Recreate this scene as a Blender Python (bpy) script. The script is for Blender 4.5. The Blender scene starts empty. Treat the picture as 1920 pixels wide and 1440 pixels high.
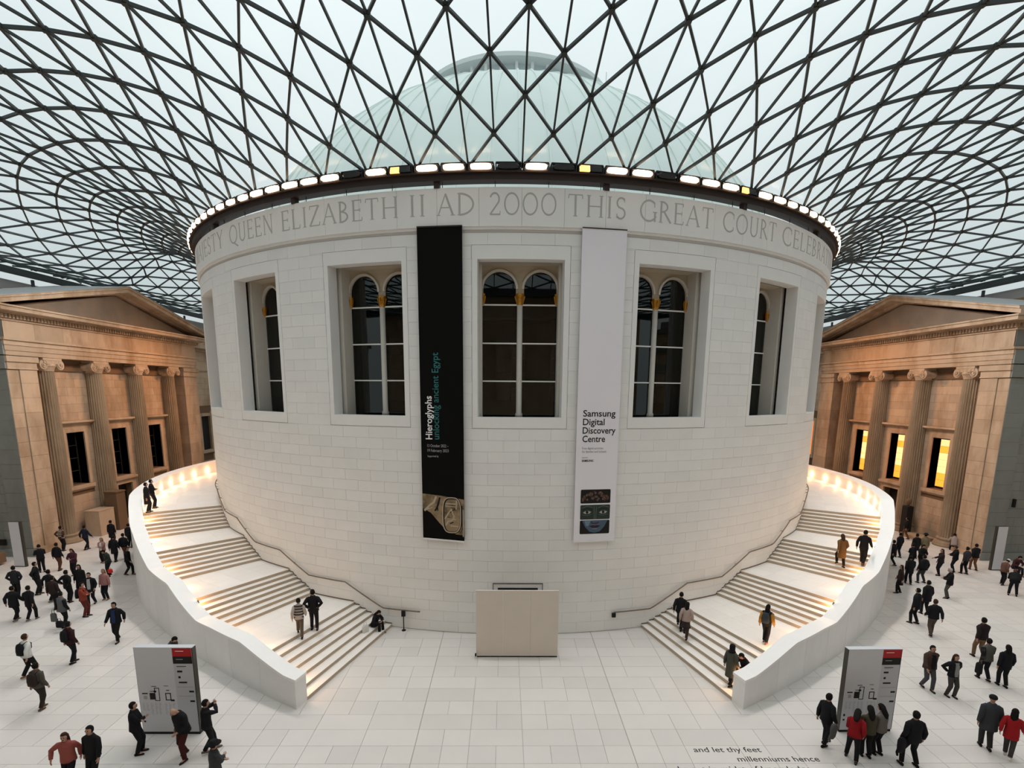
import bpy, math, random
import numpy as np
from mathutils import Vector, Matrix
random.seed(7)
SC = bpy.context.scene
COL = SC.collection
# ------------------------------------------------------------------ camera
CAMP = Vector((-0.64462, -45.851555, 11.177077))
CF = Vector((0.014101, 0.984, -0.17761)); CR = Vector((0.999884, -0.012868, 0.00809)); CU = Vector((-0.005675, 0.177704, 0.984068))
FPX, PX, PY = 1024.4, 960.0, 917.486
cam = bpy.data.cameras.new('camera'); camo = bpy.data.objects.new('camera', cam); COL.objects.link(camo)
M = Matrix.Identity(4)
for i in range(3):
    M[i][0] = CR[i]; M[i][1] = CU[i]; M[i][2] = -CF[i]; M[i][3] = CAMP[i]
camo.matrix_world = M
cam.sensor_width = 36; cam.lens = FPX / 1920 * 36; cam.shift_y = (PY - 720) / 1920
cam.clip_start = .05; cam.clip_end = 600
SC.camera = camo
# ------------------------------------------------------------------ sky, exposure
W = bpy.data.worlds.new('overcast_sky'); SC.world = W; W.use_nodes = True
nt = W.node_tree; nt.nodes.clear()
wo = nt.nodes.new('ShaderNodeOutputWorld'); bg = nt.nodes.new('ShaderNodeBackground')
tc = nt.nodes.new('ShaderNodeTexCoord'); sep = nt.nodes.new('ShaderNodeSeparateXYZ')
ramp = nt.nodes.new('ShaderNodeValToRGB'); nz = nt.nodes.new('ShaderNodeTexNoise'); mx = nt.nodes.new('ShaderNodeMix')
nz.inputs['Scale'].default_value = 2.2; nz.inputs['Detail'].default_value = 5; nz.inputs['Distortion'].default_value = .6
mx.data_type = 'RGBA'; mx.blend_type = 'SOFT_LIGHT'; mx.inputs['Factor'].default_value = .35
ramp.color_ramp.elements[0].position = 0; ramp.color_ramp.elements[0].color = (.355, .40, .405, 1)
ramp.color_ramp.elements[1].position = 1; ramp.color_ramp.elements[1].color = (.93, 1.0, 1.015, 1)
nt.links.new(tc.outputs['Generated'], sep.inputs[0]); nt.links.new(sep.outputs['Z'], ramp.inputs[0])
nt.links.new(tc.outputs['Generated'], nz.inputs['Vector'])
nt.links.new(ramp.outputs[0], mx.inputs[6]); nt.links.new(nz.outputs['Fac'], mx.inputs[7])
nt.links.new(mx.outputs[2], bg.inputs['Color']); bg.inputs['Strength'].default_value = SKY = 0.98
nt.links.new(bg.outputs[0], wo.inputs[0])
SC.view_settings.view_transform = 'Standard'; SC.view_settings.look = 'None'
SC.view_settings.exposure = 0.52; SC.view_settings.gamma = 1.0; SC.view_settings.use_curve_mapping = False
SC.cycles.max_bounces = 8; SC.cycles.diffuse_bounces = 4; SC.cycles.glossy_bounces = 3; SC.cycles.transparent_max_bounces = 12
SC.cycles.transmission_bounces = 4; SC.cycles.sample_clamp_indirect = 4.0; SC.cycles.caustics_reflective = False; SC.cycles.caustics_refractive = False
# warm floodlights of the ring that wash the two porticoes
def spot(name, p, tgt, e, col, ang, rad=.25, blend=.6):
    l = bpy.data.lights.new(name, 'SPOT'); l.energy = e; l.color = col; l.spot_size = math.radians(ang); l.spot_blend = blend; l.shadow_soft_size = rad
    o = bpy.data.objects.new(name, l); COL.objects.link(o); o.location = p
    o.rotation_euler = (Vector(tgt) - Vector(p)).to_track_quat('-Z', 'Y').to_euler(); return o
WARM = (1.0, .47, .20)
for s in (-1, 1):
    for a, e in ((110, .9), (121, 1.1), (131, 1.1)):
        r = 22.75; A = math.radians(a) * s
        spot('ring_spotlight', (r * math.sin(A), -r * math.cos(A), 19.9), (s * 32.6, -2.5, 2.5), 2300 * e, WARM, 72)

# the ring's own floodlights, throwing warm light outwards and down over the court
for i in range(-36, 36, 2):
    A = math.radians((i + 1) * 2.8125); r = 22.7
    if i in (0, 4, -8) or abs(i + 1) > 27: continue
    p_ = Vector((r * math.sin(A), -r * math.cos(A), 19.95)); q_ = Vector((42 * math.sin(A), -42 * math.cos(A), 2))
    spot('ring_floodlight_beam', p_, q_, 640, (1.0, .96, .93), 116, .18, .5)

# ------------------------------------------------------------------ materials
def mat(name, col, rough=.6, noise=0, nscale=3, rnd=0, spec=.3, emis=None, estr=0, bump=0, metal=0, stain=None, coat=0):
    m = bpy.data.materials.new(name); m.use_nodes = True; n = m.node_tree; b = n.nodes['Principled BSDF']
    b.inputs['Base Color'].default_value = (*col, 1); b.inputs['Roughness'].default_value = rough
    b.inputs['Specular IOR Level'].default_value = spec; b.inputs['Metallic'].default_value = metal
    if emis: b.inputs['Emission Color'].default_value = (*emis, 1); b.inputs['Emission Strength'].default_value = estr
    last = None
    if noise or rnd or stain:
        tcn = n.nodes.new('ShaderNodeTexCoord'); vec = tcn.outputs['Object']
        geo = n.nodes.new('ShaderNodeNewGeometry')
        vec = geo.outputs['Position']
        val = None
        N = n.nodes.new('ShaderNodeTexNoise'); N.inputs['Scale'].default_value = nscale; N.inputs['Detail'].default_value = 6
        n.links.new(vec, N.inputs['Vector'])
        ma = n.nodes.new('ShaderNodeMath'); ma.operation = 'MULTIPLY_ADD'; ma.inputs[1].default_value = noise * 2; ma.inputs[2].default_value = 1 - noise
        n.links.new(N.outputs['Fac'], ma.inputs[0]); val = ma.outputs[0]
        if rnd:
            oi = n.nodes.new('ShaderNodeObjectInfo'); ad = n.nodes.new('ShaderNodeMath'); ad.operation = 'ADD'
            n.links.new(oi.outputs['Random'], ad.inputs[0]); n.links.new(geo.outputs['Random Per Island'], ad.inputs[1])
            fr = n.nodes.new('ShaderNodeMath'); fr.operation = 'FRACT'; n.links.new(ad.outputs[0], fr.inputs[0])
            pw = n.nodes.new('ShaderNodeMath'); pw.operation = 'POWER'; pw.inputs[1].default_value = 1.5; n.links.new(fr.outputs[0], pw.inputs[0])
            m2 = n.nodes.new('ShaderNodeMath'); m2.operation = 'MULTIPLY_ADD'; m2.inputs[1].default_value = -rnd; m2.inputs[2].default_value = 1 + rnd * .3
            n.links.new(pw.outputs[0], m2.inputs[0])
            m3 = n.nodes.new('ShaderNodeMath'); m3.operation = 'MULTIPLY'; n.links.new(m2.outputs[0], m3.inputs[0]); n.links.new(val, m3.inputs[1]); val = m3.outputs[0]
        mixc = n.nodes.new('ShaderNodeMix'); mixc.data_type = 'RGBA'; mixc.blend_type = 'MULTIPLY'; mixc.inputs['Factor'].default_value = 1
        mixc.inputs[6].default_value = (*col, 1)
        cb = n.nodes.new('ShaderNodeCombineColor'); 
        for i in range(3): n.links.new(val, cb.inputs[i])
        n.links.new(cb.outputs[0], mixc.inputs[7]); outc = mixc.outputs[2]
        if stain:
            N2 = n.nodes.new('ShaderNodeTexNoise'); N2.inputs['Scale'].default_value = stain[2]; N2.inputs['Detail'].default_value = 7; N2.inputs['Roughness'].default_value = .65
            mp = n.nodes.new('ShaderNodeMapping'); mp.inputs['Scale'].default_value = (1, 1, stain[4] if len(stain) > 4 else .35)
            n.links.new(vec, mp.inputs[0]); n.links.new(mp.outputs[0], N2.inputs['Vector'])
            r = n.nodes.new('ShaderNodeValToRGB'); r.color_ramp.elements[0].position = stain[3]; r.color_ramp.elements[1].position = stain[3] + .22
            r.color_ramp.elements[0].color = (0, 0, 0, 1); r.color_ramp.elements[1].color = (stain[1], stain[1], stain[1], 1)
            n.links.new(N2.outputs['Fac'], r.inputs[0])
            mx2 = n.nodes.new('ShaderNodeMix'); mx2.data_type = 'RGBA'; n.links.new(r.outputs[0], mx2.inputs['Factor'])
            n.links.new(outc, mx2.inputs[6]); mx2.inputs[7].default_value = (*stain[0], 1); outc = mx2.outputs[2]
        n.links.new(outc, b.inputs['Base Color'])
        if bump:
            bp = n.nodes.new('ShaderNodeBump'); bp.inputs['Strength'].default_value = bump; bp.inputs['Distance'].default_value = .02
            N3 = n.nodes.new('ShaderNodeTexNoise'); N3.inputs['Scale'].default_value = nscale * 6; N3.inputs['Detail'].default_value = 4
            n.links.new(vec, N3.inputs['Vector']); n.links.new(N3.outputs['Fac'], bp.inputs['Height']); n.links.new(bp.outputs[0], b.inputs['Normal'])
    return m
def glassmat(name, tint, transp, gloss_r=.03, haze=None, hz=0., ior=1.5):
    m = bpy.data.materials.new(name); m.use_nodes = True; n = m.node_tree; n.nodes.clear()
    o = n.nodes.new('ShaderNodeOutputMaterial'); t = n.nodes.new('ShaderNodeBsdfTransparent'); t.inputs[0].default_value = (*tint, 1)
    g = n.nodes.new('ShaderNodeBsdfGlossy'); g.inputs['Roughness'].default_value = gloss_r; g.inputs[0].default_value = (.9, .95, .95, 1)
    fr = n.nodes.new('ShaderNodeFresnel'); fr.inputs[0].default_value = ior
    mx1 = n.nodes.new('ShaderNodeMixShader'); (n.links.new(fr.outputs[0], mx1.inputs[0]) if not haze else setattr(mx1.inputs[0], 'default_value', .045)); n.links.new(t.outputs[0], mx1.inputs[1]); n.links.new(g.outputs[0], mx1.inputs[2])
    out = mx1.outputs[0]
    if haze:
        tr = n.nodes.new('ShaderNodeBsdfTranslucent'); tr.inputs[0].default_value = (*haze, 1)
        mx2 = n.nodes.new('ShaderNodeMixShader'); mx2.inputs[0].default_value = hz
        n.links.new(out, mx2.inputs[1]); n.links.new(tr.outputs[0], mx2.inputs[2]); out = mx2.outputs[0]
    n.links.new(out, o.inputs[0]); return m
MAT = {
 'drum': mat('spanish_limestone', (.785, .785, .77), .62, .04, 1.1, .05, bump=.15),
 'joint': mat('mortar_shadow_gap', (.60, .59, .57), .9),
 'trim': mat('smooth_limestone', (.79, .79, .775), .6, .04, 1.5),
 'letter': mat('groove_shade_letters', (.44, .44, .43), .8),  # raised strokes; the grey imitates shade inside cut letters
 'floor': mat('polished_limestone_floor', (.68, .64, .605), .33, .05, .8, .085, spec=.45),
 'floorjoint': mat('floor_joint', (.46, .43, .40), .8),
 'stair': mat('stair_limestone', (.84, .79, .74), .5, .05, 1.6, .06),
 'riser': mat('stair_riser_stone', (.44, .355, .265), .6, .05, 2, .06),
 'parapet': mat('parapet_limestone', (.80, .80, .79), .65, .05, 2.0, .07, bump=.1),
 'coping': mat('coping_limestone', (.86, .84, .82), .55, .03, 2),
 'steel': mat('painted_grey_steel', (.026, .034, .036), .5, spec=.35),
 'ringsteel': mat('dark_bronze_ring', (.035, .022, .017), .5),
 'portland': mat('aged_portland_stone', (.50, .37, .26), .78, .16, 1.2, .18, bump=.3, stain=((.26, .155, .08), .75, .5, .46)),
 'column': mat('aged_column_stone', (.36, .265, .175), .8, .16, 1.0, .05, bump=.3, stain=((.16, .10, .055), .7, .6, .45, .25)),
 'tymp': mat('sooty_tympanum_stone', (.25, .20, .155), .85, .3, .8, .1, bump=.3, stain=((.34, .23, .14), .5, .4, .5, .8)),
 'shadestone': mat('weathered_shade_stone', (.235, .25, .235), .85, .16, .5, .10, bump=.3, stain=((.16, .17, .155), .7, .4, .45)),  # weathered stone, greyed to paint in shade on sides the warm lamps miss
 'darkstone_shade': mat('dark_stone_and_shade', (.17, .105, .06), .85, .1, 2),  # plain dark stone, also painted-in shadow on the wall mouldings
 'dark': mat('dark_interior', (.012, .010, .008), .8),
 'interior': mat('reading_room_inner_wall', (.05, .04, .03), .8, .1, 1),
 'cream': mat('cream_painted_frame', (.66, .63, .57), .6, .04, 3),
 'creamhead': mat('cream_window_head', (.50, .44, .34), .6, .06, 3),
 'white': mat('white_glazing_bar', (.80, .80, .78), .5),
 'gold': mat('gilded_capital', (.52, .25, .035), .4, metal=.6, spec=.5),
 'curtain': mat('dark_brown_curtain', (.035, .025, .015), .9),
 'bronze': mat('bronze_handrail', (.20, .15, .11), .4, metal=.6),
 'black': mat('black_print', (.006, .006, .006), .6),
 'bannerblack': mat('black_banner_fabric', (.004, .004, .004), .8, spec=.1),
 'bannerwhite': mat('pale_lilac_banner_fabric', (.80, .78, .83), .8, spec=.1),
 'teal': mat('teal_print', (.03, .17, .17), .7),
 'textwhite': mat('white_print', (.8, .8, .8), .7),
 'textgrey': mat('grey_print', (.35, .35, .36), .7),
 'board': mat('beige_hoarding_panel', (.64, .575, .50), .7, .04, 2),
 'sign': mat('map_board_white', (.56, .57, .60), .45),
 'sign2': mat('map_board_grey', (.47, .48, .51), .45),
 'signdark': mat('map_board_dark_edge', (.045, .04, .03), .4),
 'red': mat('red_print', (.38, .01, .012), .5),
 'lampbody': mat('dark_lamp_housing', (.018, .016, .015), .5),
 'lamplit': mat('lit_lamp_face', (1, .9, .8), .5, emis=(1, .66, .42), estr=7),
 'lampdim': mat('dim_lamp_face', (1, .6, .3), .5, emis=(1, .42, .12), estr=1.6),
 'lampoff': mat('unlit_lamp_face', (.03, .03, .03), .3),
 'walllamp': mat('wall_light_face', (1, .9, .8), .5, emis=(1, .72, .42), estr=14),
 'copper': mat('pale_copper_dome', (.66, .745, .71), .7, .05, .5),
 'lantern': mat('lantern_pale_stone', (.62, .68, .67), .7),
 'lanternglass': mat('lantern_glazing', (.40, .48, .50), .3),
 'roofgrey': mat('lead_roof', (.28, .29, .29), .7),
 'paneglass': glassmat('roof_glass', (.93, .955, .955), 1, .3, (.86, .93, .93), .08, 1.10),
 'winglass': glassmat('window_glass', (.36, .36, .33), 1, .01),
}
def emat(name, col, s): return mat(name, col, .5, emis=col, estr=s)
for k, c in (('yel', (.95, .34, .035)), ('ora', (.85, .17, .012)), ('red', (.42, .035, .008)), ('wht', (1, .60, .24))): MAT['st_' + k] = emat('lit_blind_' + k, c, 1.0)

# ------------------------------------------------------------------ geometry helpers
class G:
    def __init__(s): s.v = []; s.f = []
    def add(s, vs, fs):
        o = len(s.v); s.v += [tuple(p) for p in vs]; s.f += [tuple(i + o for i in f) for f in fs]; return s
    def box(s, x0, x1, y0, y1, z0, z1):
        return s.add([(x0, y0, z0), (x1, y0, z0), (x1, y1, z0), (x0, y1, z0), (x0, y0, z1), (x1, y0, z1), (x1, y1, z1), (x0, y1, z1)],
                     [(0, 3, 2, 1), (4, 5, 6, 7), (0, 1, 5, 4), (1, 2, 6, 5), (2, 3, 7, 6), (3, 0, 4, 7)])
    def hexa(s, b, t):      # bottom 4, top 4 points
        return s.add(list(b) + list(t), [(0, 3, 2, 1), (4, 5, 6, 7), (0, 1, 5, 4), (1, 2, 6, 5), (2, 3, 7, 6), (3, 0, 4, 7)])
    def cyl(s, a0, a1, r0, r1, z0, z1, n=1):    # curved box, angles in degrees from -Y
        if callable(r1): R1 = r1
        else: R1 = lambda a: r1
        if callable(r0): R0 = r0
        else: R0 = lambda a: r0
        Z0 = z0 if callable(z0) else (lambda a: z0); Z1 = z1 if callable(z1) else (lambda a: z1)
        vs = []; fs = []
        for i in range(n + 1):
            a = a0 + (a1 - a0) * i / n; A = math.radians(a); sx, cy = math.sin(A), -math.cos(A)
            for r, z in ((R0(a), Z0(a)), (R1(a), Z0(a)), (R1(a), Z1(a)), (R0(a), Z1(a))): vs.append((r * sx, r * cy, z))
        for i in range(n):
            o = 4 * i
            for k in range(4): fs.append((o + k, o + (k + 1) % 4, o + 4 + (k + 1) % 4, o + 4 + k))
        fs.append((3, 2, 1, 0)); o = 4 * n; fs.append((o, o + 1, o + 2, o + 3))
        return s.add(vs, fs)
    def bar(s, p, q, w, h, up=(0, 0, 1)):
        p = Vector(p); q = Vector(q); d = (q - p)
        if d.length < 1e-5: return s
        d.normalize(); u = Vector(up); r = d.cross(u)
        if r.length < 1e-4: r = d.cross(Vector((1, 0, 0)))
        r.normalize(); u = r.cross(d); a = r * w / 2; b = u * h / 2
        return s.hexa([p - a - b, p + a - b, q + a - b, q - a - b], [p - a + b, p + a + b, q + a + b, q - a + b])
    def tube(s, pts, r, n=8, cap=True):
        R = r if isinstance(r, (list, tuple)) else [r] * len(pts); vs = []; fs = []
        P = [Vector(p) for p in pts]; ref = None
        for i, p in enumerate(P):
            d = (P[min(i + 1, len(P) - 1)] - P[max(i - 1, 0)]).normalized()
            if ref is None: ref = Vector((0, 0, 1)) if abs(d.z) < .9 else Vector((1, 0, 0))
            a = d.cross(ref); a.normalize(); b = a.cross(d); ref = b
            for k in range(n):
                t = 2 * math.pi * k / n; vs.append(p + a * R[i] * math.cos(t) + b * R[i] * math.sin(t))
        for i in range(len(P) - 1):
            for k in range(n): fs.append((i * n + k, i * n + (k + 1) % n, (i + 1) * n + (k + 1) % n, (i + 1) * n + k))
        if cap: fs.append(tuple(range(n - 1, -1, -1))); fs.append(tuple(range((len(P) - 1) * n, len(P) * n)))
        return s.add(vs, fs)
    def lathe(s, prof, c=(0, 0, 0), n=24, a0=0, a1=360, close=True):  # prof [(r,z)]
        full = abs(a1 - a0) >= 360; m = n if full else n + 1; vs = []; fs = []
        for r, z in prof:
            for k in range(m):
                t = math.radians(a0 + (a1 - a0) * k / n); vs.append((c[0] + r * math.cos(t), c[1] + r * math.sin(t), c[2] + z))
        for i in range(len(prof) - 1):
            for k in range(n): k2 = (k + 1) % m; fs.append((i * m + k, i * m + k2, (i + 1) * m + k2, (i + 1) * m + k))
        if full and close: fs.append(tuple(range(m - 1, -1, -1))); fs.append(tuple(range((len(prof) - 1) * m, len(prof) * m)))
        return s.add(vs, fs)
    def loft(s, rings, cap=True):
        n = len(rings[0]); vs = [p for r in rings for p in r]; fs = []
        for i in range(len(rings) - 1):
            for k in range(n): fs.append((i * n + k, i * n + (k + 1) % n, (i + 1) * n + (k + 1) % n, (i + 1) * n + k))
        if cap: fs.append(tuple(range(n - 1, -1, -1))); fs.append(tuple(range((len(rings) - 1) * n, len(rings) * n)))
        return s.add(vs, fs)
    def mapped(s, fn): s.v = [tuple(fn(p)) for p in s.v]; return s
    def build(s, name, m, parent=None, smooth=False, loc=None):
        me = bpy.data.meshes.new(name); me.from_pydata(s.v, [], s.f); me.update()
        mats = m if isinstance(m, (list, tuple)) else [m]
        for x in mats: me.materials.append(MAT[x] if isinstance(x, str) else x)
        if smooth: me.polygons.foreach_set('use_smooth', [True] * len(me.polygons))
        o = bpy.data.objects.new(name, me); COL.objects.link(o)
        if loc: o.location = loc
        if parent: o.parent = parent
        return o
def tag(o, label=None, cat=None, group=None, kind=None):
    if label: o['label'] = label
    if cat: o['category'] = cat
    if group: o['group'] = group
    if kind: o['kind'] = kind
    return o
def empty(name, loc=(0, 0, 0), rz=0):
    o = bpy.data.objects.new(name, None); o.empty_display_size = .3; COL.objects.link(o); o.location = loc; o.rotation_euler = (0, 0, rz); return o
def kids(o): return [c for c in bpy.data.objects if c.parent == o]
def copy_tree(o, parent=None, children=None):
    c = o.copy(); COL.objects.link(c); c.parent = parent
    for ch in (children[o.name] if children and o.name in children else ([] if children else kids(o))): copy_tree(ch, c, children)
    return c
def childmap():
    m = {}
    for o in bpy.data.objects:
        if o.parent: m.setdefault(o.parent.name, []).append(o)
    return m
def screen(p):
    d = Vector(p) - CAMP; z = d.dot(CF)
    if z < .1: return None
    return (PX + FPX * d.dot(CR) / z, PY - FPX * d.dot(CU) / z, z)
def pol(a, r, z=0): A = math.radians(a); return (r * math.sin(A), -r * math.cos(A), z)
def onz(x, y, z=0):
    d = CF + CR * ((x - PX) / FPX) + CU * ((PY - y) / FPX); t = (z - CAMP.z) / d.z; return CAMP + d * t
def size_px(p, s):
    q = screen(p)
    if not q or not (-150 < q[0] < 2070 and -150 < q[1] < 1590): return 0
    return s / q[2]

# ------------------------------------------------------------------ roof surface (measured from the photograph)
V7 = [22.0131, 20.0058, 19.7478, 44.1443, 10.1072, 1.0, 1.0, 0.0, 0.6059, -0.5941, 1.1774, -0.3421, 1.4159, -0.7291, -0.5074, 0.3791, 0.0236, 0.0068, 0.1573, -0.1017, -0.0, 13.8526, -23.8312, -3.0492, 2.9191, 20.9609, -70.5914, 28.3711, 13.6095, 4.9298, -22.4933, 17.5967, 16.1025, -12.0948, 7.4331, 2.5189, 31.3888, -41.8019, -22.4949, 30.1753]
EDX, EDY = 36.6, 44.1443
def rnode(k, j):
    s = 1 if j >= 0 else -1; J = abs(j); fl = 1
    if J > 64: J = 128 - J; s = -s
    if J > 32: J = 64 - J; fl = -1
    rr, h0, he, c, am = V7[:5]; ph = V7[8:12]; S = V7[12:20]; Z = V7[20:]
    U = (J / 25.) ** 2; jj = J / 25.; th = math.radians(J * 2.8125)
    cx, cy = rr * math.sin(th), -rr * math.cos(th)
    phi = ph[0] * jj + ph[1] * jj ** 3 + ph[2] * jj ** 5 + ph[3] * jj ** 7
    dx, dy = math.sin(phi), -math.cos(phi)
    L = min((c + cy) / max(-dy, 1e-3), (36.6 - cx) / max(dx, 1e-3))
    d = sum(S[i] * k * U ** i + S[4 + i] * k * k * U ** i * .1 for i in range(4))
    t = min(max(d / L, 0), 1)
    amp = sum(Z[a * 5 + b] * U ** a * t ** b for a in range(4) for b in range(5))
    z = h0 + (he - h0) * t + (1 - t) * t * (am + amp)
    return Vector((s * (cx + dx * d), fl * (cy + dy * d), max(z, 19.3)))
# ================================================================== FLOOR
floor = tag(G().box(-37.5, 37.5, -47, 46, -.4, -.02).build('floor', 'floorjoint'), kind='structure')
cells = []
TX, TY = .8625, .853
rng = random.Random(3)
for r in range(-27, 82):
    y1 = -24.14 + .853 * 0 - r * TY; y0 = y1 - TY
    if y0 < -46.9 or y1 > 45.9: continue
    c = -43
    while c < 43:
        w = 2 if (rng.random() < .30 and (c + 1) % 4 != 0) else 1
        x0, x1 = c * TX, (c + w) * TX; c += w
        xm, ym = (x0 + x1) / 2, (y0 + y1) / 2
        if math.hypot(xm, ym) < 20.8: continue
        cells.append((x0, x1, y0, y1, xm, ym))
vis = sorted(cells, key=lambda t: -size_px((t[4], t[5], 0), 1))
near = set(t for t in vis[:300])
st = G()
def tile(g, x0, x1, y0, y1, ox=0, oy=0):
    gl = .006 if abs(abs(x0) - 3.45) > .02 else .016; gr = .006 if abs(abs(x1) - 3.45) > .02 else .016
    g.box(x0 + gl - ox, x1 - gr - ox, y0 + .005 - oy, y1 - .005 - oy, -.04, 0)
for t in cells:
    if t in near:
        g = G(); tile(g, *t[:4], t[4], t[5]); g.build('floor_tile', 'floor', floor, loc=(t[4], t[5], 0))
    else: tile(st, *t[:4])
tag(st.build('floor_tiles', 'floor', floor), kind='stuff')
# ground inscription
def text_obj(name, body, size, m, parent=None, depth=.0, extr=.003, align='LEFT', spacing=1.0, fn=None, rot=None, loc=None, bold=0):
    cu = bpy.data.curves.new(name, 'FONT'); cu.body = body; cu.size = size; cu.extrude = extr; cu.align_x = align; cu.space_character = spacing; cu.resolution_u = 3
    if bold: cu.offset = bold
    o = bpy.data.objects.new(name, cu); COL.objects.link(o)
    bpy.context.view_layer.update(); dg = bpy.context.evaluated_depsgraph_get()
    me = bpy.data.meshes.new_from_object(o.evaluated_get(dg)); bpy.data.objects.remove(o)
    me.materials.clear(); me.materials.append(MAT[m])
    n = bpy.data.objects.new(name, me); COL.objects.link(n)
    if fn:
        for v in me.vertices: v.co = fn(v.co)
        me.update()
    if rot: n.rotation_euler = rot
    if loc: n.location = loc
    if parent: n.parent = parent
    return n
ins = tag(empty('floor_inscription', (5.4, -31, 0)), 'dark lettering set into the pale floor in front of the right map board', 'inscription')
for i, (x, y, x2, s) in enumerate(((0, .57, 2.14, 'and let thy feet'), (1.2, .12, 3.74, 'millenniums hence'), (-.77, -.33, 3.25, 'be set in midst of knowledge'))):
    o = text_obj('x', s, .34, 'black', None, extr=.002); xs = [v.co.x for v in o.data.vertices]; k = (x2 - x) / (max(xs) - min(xs)); bpy.data.objects.remove(o)
    pos = 0
    for wd in s.split():
        def wid(t):
            q = text_obj('x', t, .34, 'black', None, extr=.002); r = max(v.co.x for v in q.data.vertices); bpy.data.objects.remove(q); return r
        pre = s[:s.index(wd, pos)]; pos = len(pre) + len(wd); off = (wid(pre + 'i') - wid('i')) if pre else 0
        o = text_obj('inscription_word', wd, .34, 'black', ins, extr=.002, loc=(x + off * k, y, .003))
        for v in o.data.vertices: v.co.x *= k

# ================================================================== DRUM
drum = tag(empty('wall_centre'), kind='structure')
HA, GH = 4.745, 5.37
ZB, ZT, GB, GT = 10.03, 16.53, 9.55, 17.08
core = G()
for n in range(20):
    a = 18 * n
    hb = HA + .15
    core.cyl(a + hb, a + 18 - hb, 21.43, 21.965, 0, 17.6, 8)
    core.cyl(a - hb, a + hb, 21.43, 21.965, 0, ZB - .06, 5)
    core.cyl(a - hb, a + hb, 21.43, 21.965, ZT + .06, 17.6, 5)
core.build('core', 'joint', drum)
blocks = []
def clipseg(a0, a1, z0, z1):
    # remove window surrounds from a block; returns list of (a0,a1,z0,z1)
    n = round((a0 + a1) / 2 / 18); wa = 18 * n; out = []
    if z1 <= GB + .01 or z0 >= GT - .01 or a1 <= wa - GH or a0 >= wa + GH: return [(a0, a1, z0, z1)]
    if z0 < GB: out.append((a0, a1, z0, GB))
    if z1 > GT: out.append((a0, a1, GT, z1))
    zz0, zz1 = max(z0, GB), min(z1, GT)
    if a0 < wa - GH - .05: out.append((a0, wa - GH, zz0, zz1))
    if a1 > wa + GH + .05: out.append((wa + GH, a1, zz0, zz1))
    return out
for row in range(35):
    z0 = .03 + .5 * row; z1 = min(z0 + .5, 17.6)
    if z1 - z0 < .1: continue
    off = 1.8 if row % 2 else 0
    for c in range(-30, 30):
        a0 = c * 3.6 + off; 
        for s_ in clipseg(a0, a0 + 3.6, z0, z1):
            if s_[1] - s_[0] > .1 and s_[3] - s_[2] > .03: blocks.append(s_)
blocks.sort(key=lambda b: -size_px(pol((b[0] + b[1]) / 2, 22, (b[2] + b[3]) / 2), (b[1] - b[0]) * max(.05, math.cos(math.radians((b[0] + b[1]) / 2 * 1.6)))))
st = G()
for i, b in enumerate(blocks):
    g = G() if i < 300 else st
    ga = .0045; g.cyl(b[0] + ga * 2, b[1] - ga * 2, 21.95, 22.0, b[2] + .003, b[3] - .003, 2)
    if i < 300: g.build('stone_block', 'drum', drum)
tag(st.build('stone_blocks', 'drum', drum), kind='stuff')
# base shadow gap, cove and inscription fascia
G().cyl(-180, 180, 21.9, 21.985, 17.58, 17.66, 120).build('groove', 'joint', drum)
G().cyl(-180, 180, 21.4, lambda a: 22.06, 17.66, 17.76, 120).build('cove', 'trim', drum)
for i in range(-20, 60):
    g = G(); g.cyl(i * 4.5 + .012, i * 4.5 + 4.488, 21.4, 22.12, 17.76, 19.23, 4)
    g.build('fascia_block', 'trim', drum)
G().cyl(-180, 180, 19.0, 21.5, 19.0, 19.15, 90).build('gutter', 'roofgrey', drum)
# inner lining, inner floor
lin = G()
for n in range(20): lin.cyl(18 * n + 4.9, 18 * n + 13.1, 20.0, 20.12, 8, 18.9, 4); lin.cyl(18 * n - 4.9, 18 * n + 4.9, 20.0, 20.12, 8, 9.95, 3); lin.cyl(18 * n - 4.9, 18 * n + 4.9, 20.0, 20.12, 16.7, 18.9, 3)
lin.build('inner_lining', 'interior', drum)
G().lathe([(20.2, 7.9), (20.2, 8.0)], n=60).build('inner_floor', 'dark', drum)

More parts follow.
